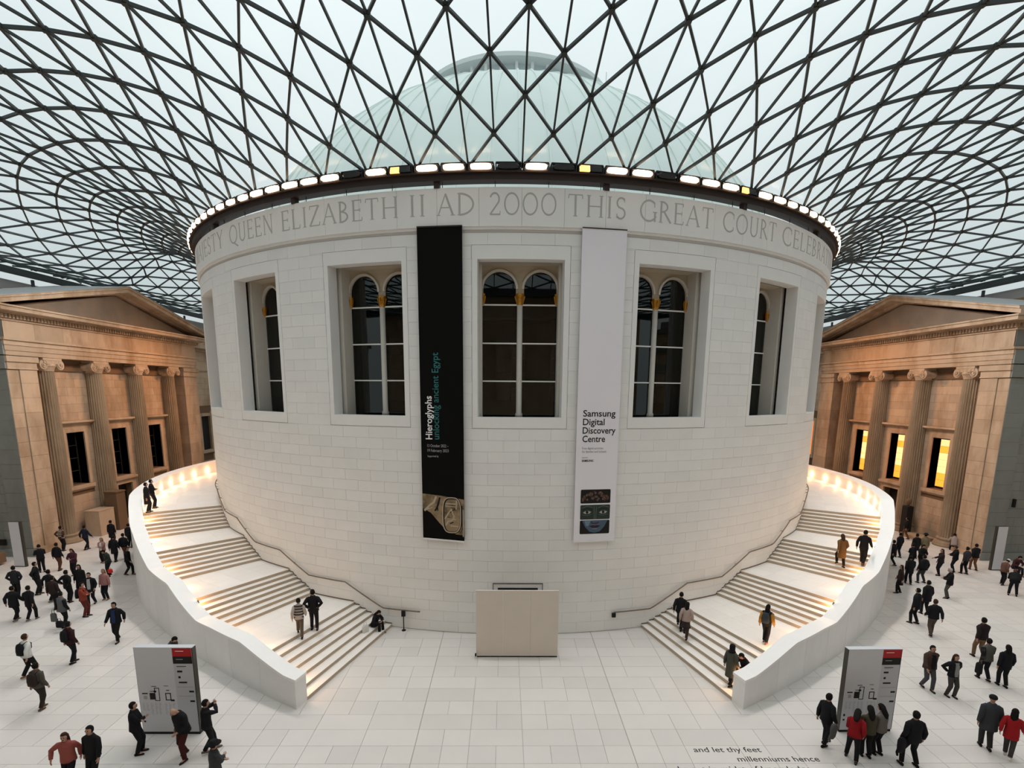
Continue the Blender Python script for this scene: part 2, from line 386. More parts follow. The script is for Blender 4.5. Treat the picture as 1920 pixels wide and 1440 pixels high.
# ---- serif capitals of the fascia, built from strokes
def arc(cx, cy, rx, ry, a0, a1, n=10): return [(cx + rx * math.cos(math.radians(a0 + (a1 - a0) * i / n)), cy + ry * math.sin(math.radians(a0 + (a1 - a0) * i / n))) for i in range(n + 1)]
T, t_ = .10, .05
def stem(x, y0=0, y1=1, w=T, s0=1, s1=1):
    r = [([(x, y0), (x, y1)], w)]
    if s0: r.append(([(x - .1, y0), (x + .1, y0)], .035))
    if s1: r.append(([(x - .1, y1), (x + .1, y1)], .035))
    return r
GL = {
 'A': (.8, [([(.02, 0), (.4, 1)], t_), ([(.4, 1), (.78, 0)], T), ([(.17, .36), (.64, .36)], t_), ([(-.06, 0), (.12, 0)], .035), ([(.66, 0), (.88, 0)], .035)]),
 'B': (.6, stem(.1) + [(arc(.1, .76, .36, .24, 90, -90), T * .8), (arc(.1, .26, .44, .26, 90, -90), T * .8)]),
 'C': (.85, [(arc(.5, .5, .48, .5, 50, 310, 18), T * .85), ([(.82, .9), (.82, .68)], .04), ([(.82, .1), (.82, .26)], .04)]),
 'D': (.85, stem(.1) + [(arc(.1, .5, .7, .5, 90, -90, 16), T * .85)]),
 'E': (.6, stem(.1) + [([(.1, 1), (.55, 1)], t_), ([(.1, .52), (.48, .52)], t_), ([(.1, 0), (.58, 0)], t_), ([(.55, 1), (.55, .86)], .04), ([(.58, 0), (.6, .15)], .04), ([(.48, .44), (.48, .6)], .04)]),
 'G': (.9, [(arc(.5, .5, .48, .5, 50, 330, 18), T * .85), ([(.86, .0), (.86, .45)], T), ([(.74, .45), (.98, .45)], .035), ([(.82, .9), (.82, .68)], .04)]),
 'H': (.85, stem(.1) + stem(.75) + [([(.1, .5), (.75, .5)], t_)]),
 'I': (.25, stem(.12)),
 'J': (.35, [([(.22, 1), (.22, 0), (.12, -.15)], T), ([(.12, 1), (.32, 1)], .035)]),
 'L': (.58, stem(.1) + [([(.1, 0), (.55, 0)], t_), ([(.55, 0), (.58, .18)], .04)]),
 'M': (1.0, [([(.12, 0), (.16, 1)], t_), ([(.16, 1), (.5, .05)], T), ([(.5, .05), (.84, 1)], t_), ([(.84, 1), (.88, 0)], T), ([(.02, 0), (.22, 0)], .035), ([(.78, 0), (.98, 0)], .035)]),
 'N': (.85, stem(.1, w=t_) + [([(.1, 1), (.75, 0)], T)] + stem(.75, w=t_, s0=0)),
 'O': (.95, [(arc(.48, .5, .46, .5, 0, 360, 24), T * .8)]),
 'Q': (.95, [(arc(.48, .5, .46, .5, 0, 360, 24), T * .8), ([(.5, .02), (.75, -.12), (1.0, -.22)], T * .8)]),
 'R': (.68, stem(.1) + [(arc(.1, .75, .38, .25, 90, -90), T * .8), ([(.3, .5), (.7, 0)], T)]),
 'S': (.52, [(arc(.26, .75, .21, .24, 40, 250, 12) + arc(.25, .25, .23, .25, 80, -140, 12), T * .8), ([(.44, .98), (.44, .8)], .04), ([(.05, .02), (.05, .22)], .04)]),
 'T': (.72, stem(.36, s1=0) + [([(.02, 1), (.7, 1)], t_), ([(.02, 1), (0, .83)], .04), ([(.7, 1), (.72, .83)], .04)]),
 'U': (.8, [([(.12, 1), (.12, .32)] + arc(.41, .32, .29, .32, 180, 360, 12) + [(.7, 1)], T * .8), ([(.02, 1), (.22, 1)], .035), ([(.6, 1), (.8, 1)], .035)]),
 'V': (.8, [([(.04, 1), (.4, 0)], T), ([(.4, 0), (.76, 1)], t_)]),
 'Y': (.75, [([(.04, 1), (.37, .48)], T), ([(.37, .48), (.7, 1)], t_), ([(.37, .48), (.37, 0)], T), ([(.27, 0), (.47, 0)], .035), ([(-.04, 1), (.14, 1)], .035), ([(.6, 1), (.8, 1)], .035)]),
 'Z': (.7, [([(.05, 1), (.65, 1)], t_), ([(.65, 1), (.03, 0)], T), ([(.03, 0), (.68, 0)], t_), ([(.05, 1), (.03, .83)], .04), ([(.68, 0), (.7, .17)], .04)]),
 '0': (.9, [(arc(.45, .5, .42, .5, 0, 360, 24), T * .8)]),
 '2': (.68, [(arc(.32, .72, .27, .28, 160, -35, 12) + [(.05, 0)], T * .85), ([(.05, 0), (.64, 0)], t_ * 1.4), ([(.64, 0), (.66, .15)], .04)]),
}
def ribbon(g, pts, w, fn, th=.008):
    for (x0, y0), (x1, y1) in zip(pts[:-1], pts[1:]):
        dx, dy = x1 - x0, y1 - y0; L = math.hypot(dx, dy)
        if L < 1e-6: continue
        nx, ny = -dy / L * w / 2, dx / L * w / 2; ex, ey = dx / L * w * .15, dy / L * w * .15
        q = [(x0 - ex + nx, y0 - ey + ny), (x0 - ex - nx, y0 - ey - ny), (x1 + ex - nx, y1 + ey - ny), (x1 + ex + nx, y1 + ey + ny)]
        g.hexa([fn(a, b, 0) for a, b in q], [fn(a, b, th) for a, b in q])
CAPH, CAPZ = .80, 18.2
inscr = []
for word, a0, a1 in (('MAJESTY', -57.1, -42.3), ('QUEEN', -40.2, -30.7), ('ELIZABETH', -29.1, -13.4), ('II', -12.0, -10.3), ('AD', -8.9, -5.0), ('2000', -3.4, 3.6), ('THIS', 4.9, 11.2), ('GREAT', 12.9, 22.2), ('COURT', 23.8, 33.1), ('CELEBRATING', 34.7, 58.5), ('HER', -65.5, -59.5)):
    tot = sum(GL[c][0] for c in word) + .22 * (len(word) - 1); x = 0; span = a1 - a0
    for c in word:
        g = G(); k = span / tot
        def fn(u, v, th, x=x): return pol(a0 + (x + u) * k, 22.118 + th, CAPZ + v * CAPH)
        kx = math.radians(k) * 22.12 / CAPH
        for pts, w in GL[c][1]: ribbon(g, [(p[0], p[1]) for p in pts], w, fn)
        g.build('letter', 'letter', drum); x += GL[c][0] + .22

# ---- window units (built once at angle 0, copied round)
def window_parts(root):
    def vb(u0, u1, v0, v1, z0, z1): return G().box(u0, u1, -22 - v1, -22 - v0, z0, z1)   # v measured outward
    g = G()
    g.cyl(-GH + .035, -HA, 21.41, 22.0, GB + .014, GT - .014, 2).cyl(HA, GH - .035, 21.41, 22.0, GB + .014, GT - .014, 2)
    g.cyl(-HA, HA, 21.41, 22.0, GB + .014, ZB, 4).cyl(-HA, HA, 21.41, 22.0, ZT, GT - .014, 4)
    g.build('surround', 'trim', root)
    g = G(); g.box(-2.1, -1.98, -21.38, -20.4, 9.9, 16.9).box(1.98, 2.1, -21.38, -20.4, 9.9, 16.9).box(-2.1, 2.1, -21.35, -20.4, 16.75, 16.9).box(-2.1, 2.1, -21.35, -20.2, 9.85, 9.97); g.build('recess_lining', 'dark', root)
    g = G(); g.box(-1.97, -1.66, -21.13, -20.3, 9.97, 16.78).box(1.66, 1.97, -21.13, -20.3, 9.97, 16.78); g.build('jamb', 'cream', root)
    g = G(); g.box(-1.97, 1.97, -21.15, -20.3, 16.56, 16.78); g.build('head', 'creamhead', root)
    # arched spandrel plate
    g = G(); SP, RA = 15.60, .72
    for cx in (-.90, .90):
        n = 14
        for i in range(n):
            t0, t1 = math.pi * i / n, math.pi * (i + 1) / n
            p0 = (cx + RA * math.cos(t0), SP + RA * math.sin(t0)); p1 = (cx + RA * math.cos(t1), SP + RA * math.sin(t1))
            g.hexa([(p1[0], -20.46, p1[1]), (p0[0], -20.46, p0[1]), (p0[0], -20.3, p0[1]), (p1[0], -20.3, p1[1])],
                   [(p1[0], -20.46, 16.6), (p0[0], -20.46, 16.6), (p0[0], -20.3, 16.6), (p1[0], -20.3, 16.6)])
    g.box(-.18, .18, -20.46, -20.3, SP - .25, 16.6).box(-1.7, -1.62, -20.46, -20.3, SP - .6, 16.6).box(1.62, 1.7, -20.46, -20.3, SP - .6, 16.6)
    g.build('spandrel', 'creamhead', root)
    g = G()
    for cx in (-.90, .90):
        a = arc(cx, SP, RA + .05, RA + .05, 0, 180, 16)
        for p, q in zip(a[:-1], a[1:]): g.bar((p[0], -20.5, p[1]), (q[0], -20.5, q[1]), .10, .10, (0, 1, 0))
    g.build('arch_moulding', 'cream', root)
    G().lathe([(.17, 9.97), (.17, 10.12), (.13, 10.2), (.125, 14.95)], (0, -20.46, 0), 12).build('mullion', 'cream', root, smooth=True)
    for x, k in ((0, 1), (-1.66, .6), (1.66, .6)):
        g = G(); g.lathe([(.13 * k, 14.92), (.16 * k, 14.98), (.14 * k, 15.05), (.17 * k, 15.18), (.15 * k, 15.22), (.20 * k, 15.34), (.20 * k, 15.40)], (x, -20.46, 0), 10)
        for q in range(8):
            A = math.pi / 4 * q; g.bar((x + .14 * k * math.cos(A), -20.46 + .14 * k * math.sin(A), 15.02), (x + .22 * k * math.cos(A), -20.46 + .22 * k * math.sin(A), 15.3), .05 * k, .04)
        g.build('capital', 'gold', root)
    for z in (14.93, 13.27, 11.6):
        for x0, x1 in ((-1.66, -.12), (.12, 1.66)): G().box(x0, x1, -20.46, -20.38, z - .03, z + .03).build('glazing_bar', 'white', root)
    for x0, x1 in ((-1.66, -.10), (.10, 1.66)):
        for z0, z1 in ((9.97, 11.6), (11.6, 13.27), (13.27, 14.93)): G().box(x0, x1, -20.42, -20.40, z0, z1).build('pane', 'winglass', root)
        cx = (x0 + x1) / 2; pr = [(x0, 14.93), (x1, 14.93)] + arc(cx * 1.02, SP, RA + .05, RA + .05, 0, 180, 10)
        g = G(); n = len(pr); g.add([(p[0], -20.42, p[1]) for p in pr] + [(p[0], -20.40, p[1]) for p in pr], [tuple(range(n)), tuple(range(2 * n - 1, n - 1, -1))] + [(i, i + n, (i + 1) % n + n, (i + 1) % n) for i in range(n)]); g.build('pane', 'winglass', root)
    g = G()
    for s in (-1, 1):
        vs = []; fs = []; n = 14
        for i in range(n + 1):
            x = s * (1.62 - .62 * i / n); y = -20.1 + .06 * math.sin(i * 2.4)
            vs += [(x, y, 10), (x, y, 16.4)]
        for i in range(n): fs.append((2 * i, 2 * i + 2, 2 * i + 3, 2 * i + 1))
        g.add(vs, fs)
    return g
for n in range(20):
    if n == 0:
        w0 = tag(empty('window_1'), kind='structure'); cg = window_parts(w0)
        base_parts = kids(w0)
    else:
        w = tag(empty('window_%d' % (n + 1)), kind='structure'); w.rotation_euler.z = math.radians(18 * n)
        for p in base_parts:
            c = p.copy(); COL.objects.link(c); c.parent = w
        if n in (1, 2, 18, 19, 3, 17): c = cg.build('curtain', 'curtain', w)

# ================================================================== RING, LAMPS, DOME
ring = tag(empty('ring_beam'), 'dark bronze ring beam running round the top of the white drum', 'beam')
G().cyl(-180, 180, 21.75, 22.25, 19.46, 19.74, 160).build('box_beam', 'ringsteel', ring)
G().cyl(-180, 180, 21.95, 22.38, 19.70, 19.76, 160).build('lamp_shelf', 'ringsteel', ring)
for n in range(20):
    a = 9 + 18 * n; G().cyl(a - .28, a + .28, 21.9, 22.15, 19.22, 19.5, 1).build('strut', 'ringsteel', ring)
g = G()
for n in range(64):
    a = 2.81 + 5.625 * n; g.bar(pol(a, 22.0, 19.2), pol(a, 22.0, 19.5), .025, .025)
g.build('rods', 'ringsteel', ring)
states = {0: 1, 1: 0, 2: 2, 3: 1, 4: 1, 5: 0, 6: 1, 7: 1, 8: 1, 9: 2, -1: 0, -2: 1, -3: 1, -4: 1, -5: 2, -6: 1, -7: 0, -8: 1}
words = lambda a: ('2000' if abs(a) < 4.2 else 'AD' if -9.4 < a < 0 else 'II' if -12.6 < a < 0 else 'ELIZABETH' if -29.6 < a < 0 else 'QUEEN' if -40.5 < a < 0 else 'MAJESTY' if -57.5 < a < 0 else 'the left rear curve' if a < 0 else 'THIS' if a < 12 else 'GREAT' if a < 23 else 'COURT' if a < 34 else 'CELEBRATING' if a < 58 else 'the right rear curve')
ordn = ['first', 'second', 'third', 'fourth', 'fifth', 'sixth', 'seventh', 'eighth', 'ninth', 'tenth', 'eleventh', 'twelfth', 'thirteenth', 'fourteenth', 'fifteenth', 'sixteenth', 'seventeenth', 'eighteenth', 'nineteenth', 'twentieth']
cnt = {}
def lamp(i):
    a = (i + .5) * 2.8125; stt = states.get(i, 1)
    root = empty('floodlight', pol(a, 22.0, 19.76), math.radians(a))
    wd = words(a); cnt[wd] = cnt.get(wd, 0) + 1
    nm = {1: 'glowing white', 0: 'unlit dark', 2: 'dim orange'}[stt]
    tag(root, '%s floodlight above %s, %s from its left end' % (nm, wd if wd.startswith('the') else 'the word ' + wd if not wd == '2000' else 'the date 2000', ordn[cnt[wd] - 1]), 'lamp', 'floodlights round the top of the drum')
    g = G(); g.hexa([(-.50, -.36, 0), (.50, -.36, 0), (.50, .12, 0), (-.50, .12, 0)], [(-.40, -.20, .33), (.40, -.20, .33), (.46, .12, .30), (-.46, .12, .30)])
    g.box(-.52, -.48, -.40, .1, 0, .26).box(.48, .52, -.40, .1, 0, .26).box(-.5, .5, -.40, -.3, .24, .30); g.build('housing', 'lampbody', root)
    lw = .42 if abs(a) < 35 else .33
    g = G(); g.loft([[(lw * k * math.copysign(abs(math.cos(q)) ** .6, math.cos(q)), y, .14 + .105 * k * math.copysign(abs(math.sin(q)) ** .6, math.sin(q))) for q in [2 * math.pi * w / 16 for w in range(16)]] for y, k in ((-.30, 1), (-.42, 1), (-.46, .85))])
    if stt == 2:
        h = G(); h.hexa([(-.44, -.44, .03), (-.05, -.44, .03), (-.05, -.30, .03), (-.46, -.30, .03)], [(-.42, -.40, .25), (-.05, -.40, .25), (-.05, -.22, .25), (-.44, -.22, .25)])
        h.build('lens', 'lampdim', root)
        h = G(); h.hexa([(-.04, -.44, .03), (.44, -.44, .03), (.46, -.30, .03), (-.04, -.30, .03)], [(-.04, -.40, .25), (.42, -.40, .25), (.44, -.22, .25), (-.04, -.22, .25)]); h.build('lens', 'lampoff', root)
    else: g.build('lens', 'lamplit' if stt == 1 else 'lampoff', root)
for i in range(-38, 38): lamp(i)
# the dome behind the glass
dome = tag(empty('reading_room_dome'), 'pale green copper dome with a glazed lantern seen through the glass roof', 'dome')
prof = [(21.2 * math.cos(t), 11 + 21.2 * math.sin(t)) for t in [math.radians(23 + (68 - 23) * i / 14) for i in range(15)]]
G().lathe(prof, n=80, close=False).build('shell', 'copper', dome, smooth=True)
for i in range(80):
    A = 2 * math.pi * i / 80; g = G()
    for (r0, z0), (r1, z1) in zip(prof[:-1:2], prof[2::2]): g.bar((r0 * math.cos(A), r0 * math.sin(A), z0), (r1 * math.cos(A), r1 * math.sin(A), z1), .10, .14)
    g.build('rib', 'copper', dome)
G().lathe([(8.0, 30.2), (8.2, 30.4), (7.0, 30.7), (6.6, 30.7)], n=60, close=False).build('lantern_base', 'lantern', dome)
G().lathe([(6.3, 30.6), (6.3, 32.0)], n=60, close=False).build('lantern_glazing', 'lanternglass', dome)
for i in range(40):
    A = 2 * math.pi * i / 40; G().box(-.09, .09, -6.5, -6.25, 30.6, 32.0).mapped(lambda p: (p[0] * math.cos(A) - p[1] * math.sin(A), p[0] * math.sin(A) + p[1] * math.cos(A), p[2])).build('lantern_post', 'white', dome)
G().lathe([(6.3, 31.95), (7.0, 32.05), (7.0, 32.3), (3.5, 32.9), (.1, 33.1)], n=60, close=False).build('lantern_roof', 'lantern', dome, smooth=False)
G().bar((.1, -3, 32.8), (.1, -3, 34.4), .05, .05).build('mast', 'lantern', dome); G().bar((6.6, -1.5, 32.2), (6.6, -1.5, 34.0), .05, .05).build('mast', 'lantern', dome)

# ================================================================== GLASS ROOF
roof = tag(empty('ceiling'), kind='structure')
NK = 46; nodes = {}
def ND(k, j):
    j = ((j + 64) % 128) - 64
    if (k, j) not in nodes: nodes[(k, j)] = rnode(k, j)
    return nodes[(k, j)]
def inside(p): return abs(p.x) <= EDX + 1e-4 and abs(p.y) <= EDY + 1e-4
def clipline(p, q):
    t0, t1 = 0., 1.; d = q - p
    for a, lim in ((0, EDX), (1, EDY)):
        for s in (1, -1):
            f0 = lim - s * p[a]; f1 = -s * d[a]
            if abs(f1) < 1e-9:
                if f0 < 0: return None
                continue
            t = -f0 / f1
            if f1 < 0: t1 = min(t1, t)
            else: t0 = max(t0, t)
    if t1 - t0 < .02: return None
    return p + d * t0, p + d * t1
def clippoly(P):
    for a, lim, s in ((0, EDX, 1), (0, EDX, -1), (1, EDY, 1), (1, EDY, -1)):
        out = []
        for i in range(len(P)):
            p, q = P[i], P[(i + 1) % len(P)]; fp, fq = lim - s * p[a], lim - s * q[a]
            if fp >= 0: out.append(p)
            if (fp >= 0) != (fq >= 0): out.append(p + (q - p) * (fp / (fp - fq)))
        P = out
        if len(P) < 3: return None
    return P
def surfn(k, j):
    n = (ND(k, j + 1 if (k + j + 1) % 2 == 0 else j + 2) - ND(k, j)).cross(ND(k + 2, j) - ND(k, j))
    return n.normalized() * (1 if n.z > 0 else -1)
bars, panes, jn = [], [], []
for k in range(NK):
    for j in range(-64, 64):
        if (k + j) % 2: continue
        p = ND(k, j)
        if not inside(p): continue
        n = surfn(k, j)
        if k: jn.append((p, n))
        for q, w, h in ((ND(k + 1, j - 1), .08, .105), (ND(k + 1, j + 1), .08, .105), (ND(k + 2, j), .065, .09)):
            c = clipline(p, q)
            if c and (c[1] - c[0]).length < 8: bars.append((c[0], c[1], n, w, h))
        A, B_, C_ = ND(k + 1, j - 1), ND(k + 1, j + 1), ND(k + 2, j)
        for tri in ((p, A, C_), (p, C_, B_)):
            c = clippoly([x + n * .10 for x in tri])
            if c: panes.append(c)
        if k == 0:
            c = clippoly([x + n * .10 for x in (p, ND(1, j + 1), ND(0, j + 2))])
            if c: panes.append(c)
def bkey(b): return -size_px((b[0] + b[1]) / 2, (b[1] - b[0]).length)
bars.sort(key=bkey); st = G()
for i, b in enumerate(bars):
    if i < 300: G().bar(b[0], b[1], b[3], b[4], b[2]).build('steel_bar', 'steel', roof)
    else: st.bar(b[0], b[1], b[3], b[4], b[2])
tag(st.build('steel_bars', 'steel', roof), kind='stuff')
g = G()
for p, n in jn: g.tube([p - n * .075, p + n * .075], .11, 6)
tag(g.build('steel_nodes', 'steel', roof), kind='stuff')
panes.sort(key=lambda P: -size_px(sum(P, Vector()) / len(P), (P[0] - P[1]).length * (P[0] - P[2]).length)); st = G()
for i, P in enumerate(panes):
    g = G() if i < 300 else st
    g.add(P, [tuple(range(len(P)))])
    if i < 300: g.build('glass_pane', 'paneglass', roof)
tag(st.build('glass_panes', 'paneglass', roof), kind='stuff')
eb = tag(empty('trim_1'), kind='structure')
for s in (-1, 1):
    G().box(s * EDX - .25, s * EDX + .25, -EDY, EDY, 19.3, 19.72).build('edge_beam', 'steel', eb)
    G().box(-EDX, EDX, s * EDY - .3, s * EDY + .3, 19.12, 19.72).build('edge_beam', 'steel', eb)
    for y in range(-40, 45, 5): G().box(s * EDX - .08, s * EDX + .08, y - .08 + 3.3, y + .08 + 3.3, 18.2, 19.15).build('beam_post', 'steel', eb)

# ================================================================== STAIRS
RO = lambda a: float(np.interp(abs(a), [15.8, 21.2, 26.5, 31, 35, 41, 54, 66, 90, 180], [29.2, 28.5, 27.95, 27.65, 27.35, 27.1, 26.75, 26.55, 26.45, 26.45]))
RI = lambda a: RO(a) - .62
WT = lambda a: float(np.interp(abs(a), [15.6, 17, 22.1, 28.8, 34.8, 40.6, 47.2, 52, 58.5, 180], [1.13, 1.15, 1.73, 1.68, 2.6, 2.66, 3.75, 3.98, 4.9, 4.95]))
FL = [(15.8, 21.05), (27.7, 32.25), (38.95, 43.9), (50.7, 56.2)]
def tread(a):
    a = abs(a); z = 0.
    for i, (f, t) in enumerate(FL):
        for k in range(7):
            if a >= f + (t - f) * k / 6 - 1e-6: z = i + (k + 1) / 7
    return z
for s, side in ((-1, 'left'), (1, 'right')):
    root = tag(empty('staircase'), 'broad curved stone staircase sweeping up the %s side of the drum' % side, 'staircase')
    C_ = lambda a0, a1, r0, r1, z0, z1, n=1: G().cyl(s * a0, s * a1, r0, r1, z0, z1, n)
    for i, (f, t) in enumerate(FL):
        st_ = (t - f) / 6
        for k in range(7):
            a0 = f + st_ * k; z = i + (k + 1) / 7
            a1 = a0 + st_ if k < 6 else (FL[i + 1][0] if i < 3 else 130)
            if k < 6:
                o = C_(a0 - .012, a1 + .02, 21.98, RI, z - .008, z, 1).build('tread', 'stair', root)
            else:
                # landing paved with slabs
                o = C_(a0 - .012, a0 + .75, 21.98, RI, z - .008, z, 1).build('tread', 'stair', root)
                b0 = a0 + .75; nb = max(1, round((a1 - b0) / 2.1)); rs = [21.98, 23.2, 24.4, 25.5]
                for q in range(nb):
                    c0, c1 = b0 + (a1 - b0) * q / nb, b0 + (a1 - b0) * (q + 1) / nb
                    for u in range(4):
                        r1 = rs[u + 1] - .004 if u < 3 else RI
                        C_(c0 + .006, c1 - .006, rs[u], r1, z - .05, z, 1).build('landing_slab', 'stair', root)
                C_(b0, a1, 21.98, RI, z - .12, z - .04, 6).build('landing_bed', 'riser', root)
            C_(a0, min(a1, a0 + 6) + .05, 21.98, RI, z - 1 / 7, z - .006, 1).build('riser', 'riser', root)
    # balustrade wall of blocks with a coping
    a = 15.8; first = True
    while a < 130:
        b = a + 3.9
        g = G(); n = 4
        C2 = G().cyl(s * (a + .01), s * (b - .01), RI, RO, 0, lambda q: WT(q) - .10, 5); C2.build('parapet_block', 'parapet', root); a = b
    G().cyl(s * 15.75, s * 130, lambda q: RI(q) - .015, lambda q: RO(q) + .015, lambda q: WT(q) - .10, WT, 200).build('coping', 'coping', root)
    # skirting against the drum
    G().cyl(s * 15.8, s * 130, 21.98, 22.015, lambda q: tread(q) + .0, lambda q: tread(q) + .06, 400).build('skirting', 'bronze', root)
    # handrail on the drum wall
    hr = tag(empty('handrail'), 'thin bronze handrail following the stairs on the %s of the drum' % side, 'handrail')
    key = [(11.9, .96), (16.8, .96), (22.1, 2.0), (28.1, 2.0), (33.6, 2.98), (39.8, 3.0), (45.4, 3.99), (51.4, 4.0), (57.2, 4.97), (125, 4.97)]
    pts = []; A = 11.9
    while A <= 125: pts.append(pol(s * A, 22.13, float(np.interp(A, [k[0] for k in key], [k[1] for k in key])))); A += .6
    G().tube(pts, .032, 6).build('rail', 'bronze', hr, smooth=True)
    for A in [x * 3.0 + 13 for x in range(34)]:
        z = float(np.interp(A, [k[0] for k in key], [k[1] for k in key])); G().bar(pol(s * A, 21.99, z - .08), pol(s * A, 22.13, z - .02), .03, .03).build('bracket', 'bronze', hr)
    # wall lights inside the balustrade
    A = 17.2; q = 0
    while A < 112:
        q += 1; z = max(tread(A), 0) + .31; r = RI(A)
        lr = tag(empty('wall_light', pol(s * A, r, z), math.radians(s * A)), 'small round wall light inside the %s stair balustrade, %s from its foot' % (side, ordn[q - 1] if q <= 20 else str(q) + 'th'), 'wall light', 'wall lights along the stair balustrades')
        G().tube([(0, .04, 0), (0, -.02 + .04, 0)], .085, 14).mapped(lambda p: (p[0], -abs(p[1]) * -1 - .03, p[2])).build('bezel', 'bronze', lr)
        g = G().tube([(0, .0, 0), (0, .02, 0)], .07, 14); g.build('lens', 'walllamp', lr)
        l = bpy.data.lights.new('wall_light_glow', 'POINT'); l.energy = 17; l.color = (1, .52, .21); l.shadow_soft_size = .06
        lo = bpy.data.objects.new('glow', l); COL.objects.link(lo); lo.location = pol(s * A, r - .14, z); 
        A += 4.6
    

# ================================================================== HOARDING, DOOR, BANNERS
d = tag(empty('door_1', (0, -21.98, 0)), kind='structure')
g = G(); g.box(-1.145, -1.12, -.05, -.02, 0, 2.5).box(1.12, 1.145, -.05, -.02, 0, 2.5).box(-1.145, 1.145, -.05, -.02, 2.475, 2.5); g.build('door_groove', 'black', d)
G().box(-.92, .92, -.06, -.02, 2.2, 2.28).build('door_slot', 'black', d); G().box(-.9, .9, -.05, -.02, 0, 2.2).build('door_leaf', 'trim', d)
h = tag(empty('display_panel', (-.07, -24.17, 0)), 'plain beige freestanding panel in front of the drum door', 'panel')
for x0, x1 in ((-1.73, -.6), (-.595, .56), (.565, 1.73)): G().box(x0, x1, -.04, .04, .06, 2.98).build('board', 'board', h)
G().box(-1.7, 1.72, -.03, .05, 0, .06).build('plinth', 'black', h); G().tube([(-1.78, -.1, .14), (-1.72, -.1, .14)], .07, 10).build('wheel', 'black', h)
for x in (-1.5, 1.5): G().bar((x, .04, 2.2), (x, .95, .03), .05, .05).build('brace', 'bronze', h)

def onbanner(g, aL, aR, H0, H1):    # flat banner between angles, returns mapping u(0..1), z, depth
    pL, pR = Vector(pol(aL, 22.16)), Vector(pol(aR, 22.16)); n = Vector((pR - pL).yx.to_3d()) if False else (pR - pL).cross(Vector((0, 0, -1))).normalized()
    if n.y > 0: n = -n
    return lambda u, z, d=0: tuple(pL + (pR - pL) * u + n * d + Vector((0, 0, z)))
def flat(fn, pts, m, name, parent, d=.004, th=.004):
    n = len(pts); g = G(); g.add([fn(u, z, d) for u, z in pts] + [fn(u, z, d + th) for u, z in pts], [tuple(range(n)), tuple(range(2 * n - 1, n - 1, -1))] + [(i, i + n, (i + 1) % n + n, (i + 1) % n) for i in range(n)])
    return g.build(name, m, parent)
def rrect(u0, u1, z0, z1, r, W):
    P = []; ru = r / W
    for cx, cz, a0 in ((u1 - ru, z1 - r, 0), (u0 + ru, z1 - r, 90), (u0 + ru, z0 + r, 180), (u1 - ru, z0 + r, 270)):
        for i in range(5): A = math.radians(a0 + 22.5 * i); P.append((cx + ru * math.cos(A), cz + r * math.sin(A)))
    return P
WB = 1.90
# black banner
bl = tag(empty('banner'), 'tall black banner reading Hieroglyphs, hanging left of the middle window', 'banner')
f1 = onbanner(None, -11.22, -6.28, 0, 0)
g = G(); g.hexa([f1(0, 4.58, 0), f1(1, 4.50, 0), f1(1, 4.50, .02), f1(0, 4.58, .02)], [f1(0, 17.77, 0), f1(1, 17.77, 0), f1(1, 17.77, .02), f1(0, 17.77, .02)]); g.build('fabric', 'bannerblack', bl)
g = G(); g.bar(f1(0, 4.55, .02), f1(1, 4.47, .02), .05, .06); g.build('bottom_bar', 'white', bl); G().bar(f1(0, 17.77, .02), f1(1, 17.77, .02), .05, .05).build('top_bar', 'ringsteel', bl)
def btext(fn, body, size, m, u, z, parent, vert=False, sx=None, bold=0, d=.024):
    def mp(co):
        x, y = co.x, co.y
        if vert: uu, zz = u - y / WB, z + x
        else: uu, zz = u + x / WB, z + y
        return Vector(fn(uu, zz, d + co.z))
    o = text_obj('lettering', body, size, m, parent, extr=.003, bold=bold)
    me = o.data; xs = [v.co.x for v in me.vertices]
    k = sx / (max(xs) - min(xs)) if sx else 1; x0 = min(xs) if sx else 0
    for v in me.vertices: v.co.x = (v.co.x - x0) * k; v.co = mp(v.co)
    return o
U = lambda a: (a + 11.22) / 4.94
btext(f1, 'Hieroglyphs', .42, 'textwhite', U(-9.92), 9.05, bl, True, 1.87, .006)
btext(f1, 'unlocking ancient Egypt', .42, 'teal', U(-9.1), 9.05, bl, True, 3.70, .002)
btext(f1, '13 October 2022 –', .18, 'textgrey', U(-10.5), 8.71, bl, False, .95); btext(f1, '19 February 2023', .18, 'textgrey', U(-10.5), 8.50, bl, False, .95)
btext(f1, 'Supported by', .12, 'textgrey', U(-10.5), 8.27, bl, False, .5)
# carved stone photograph at the foot of the black banner
MAT['carve'] = mat('printed_carved_stone', (.30, .22, .13), .8, .45, 3.5, stain=((.02, .013, .008), .9, 1.6, .47, .8), spec=.1)
MAT['carvehi'] = mat('printed_highlight', (.46, .38, .29), .8, .2, 6, spec=.1)
flat(f1, [(0, 6.62), (.42, 6.55), (1, 6.4), (1, 4.75), (.8, 4.8), (.55, 5.0), (.4, 5.3), (.2, 5.75), (0, 5.95)], 'carve', 'photo_print', bl, .021)
def stroke(fn, pts, w, m, par, W=WB, d=.026):
    g = G(); ribbon(g, [(p[0] * W, p[1]) for p in pts], w, lambda a, b, t: fn(a / W, b, d + t), .003); return g.build('print_mark', m, par)
def loop(cx, cz, rx, rz, n=24, pw=2.6):
    return [(cx + rx * math.copysign(abs(math.cos(2 * math.pi * i / n)) ** (2 / pw), math.cos(2 * math.pi * i / n)), cz + rz * math.copysign(abs(math.sin(2 * math.pi * i / n)) ** (2 / pw), math.sin(2 * math.pi * i / n))) for i in range(n + 1)]
stroke(f1, loop(.71, 5.66, .21, .79, 32, 3.2), .10, 'black', bl, d=.024); stroke(f1, loop(.70, 5.67, .215, .80, 32, 3.2), .045, 'carvehi', bl, d=.028)
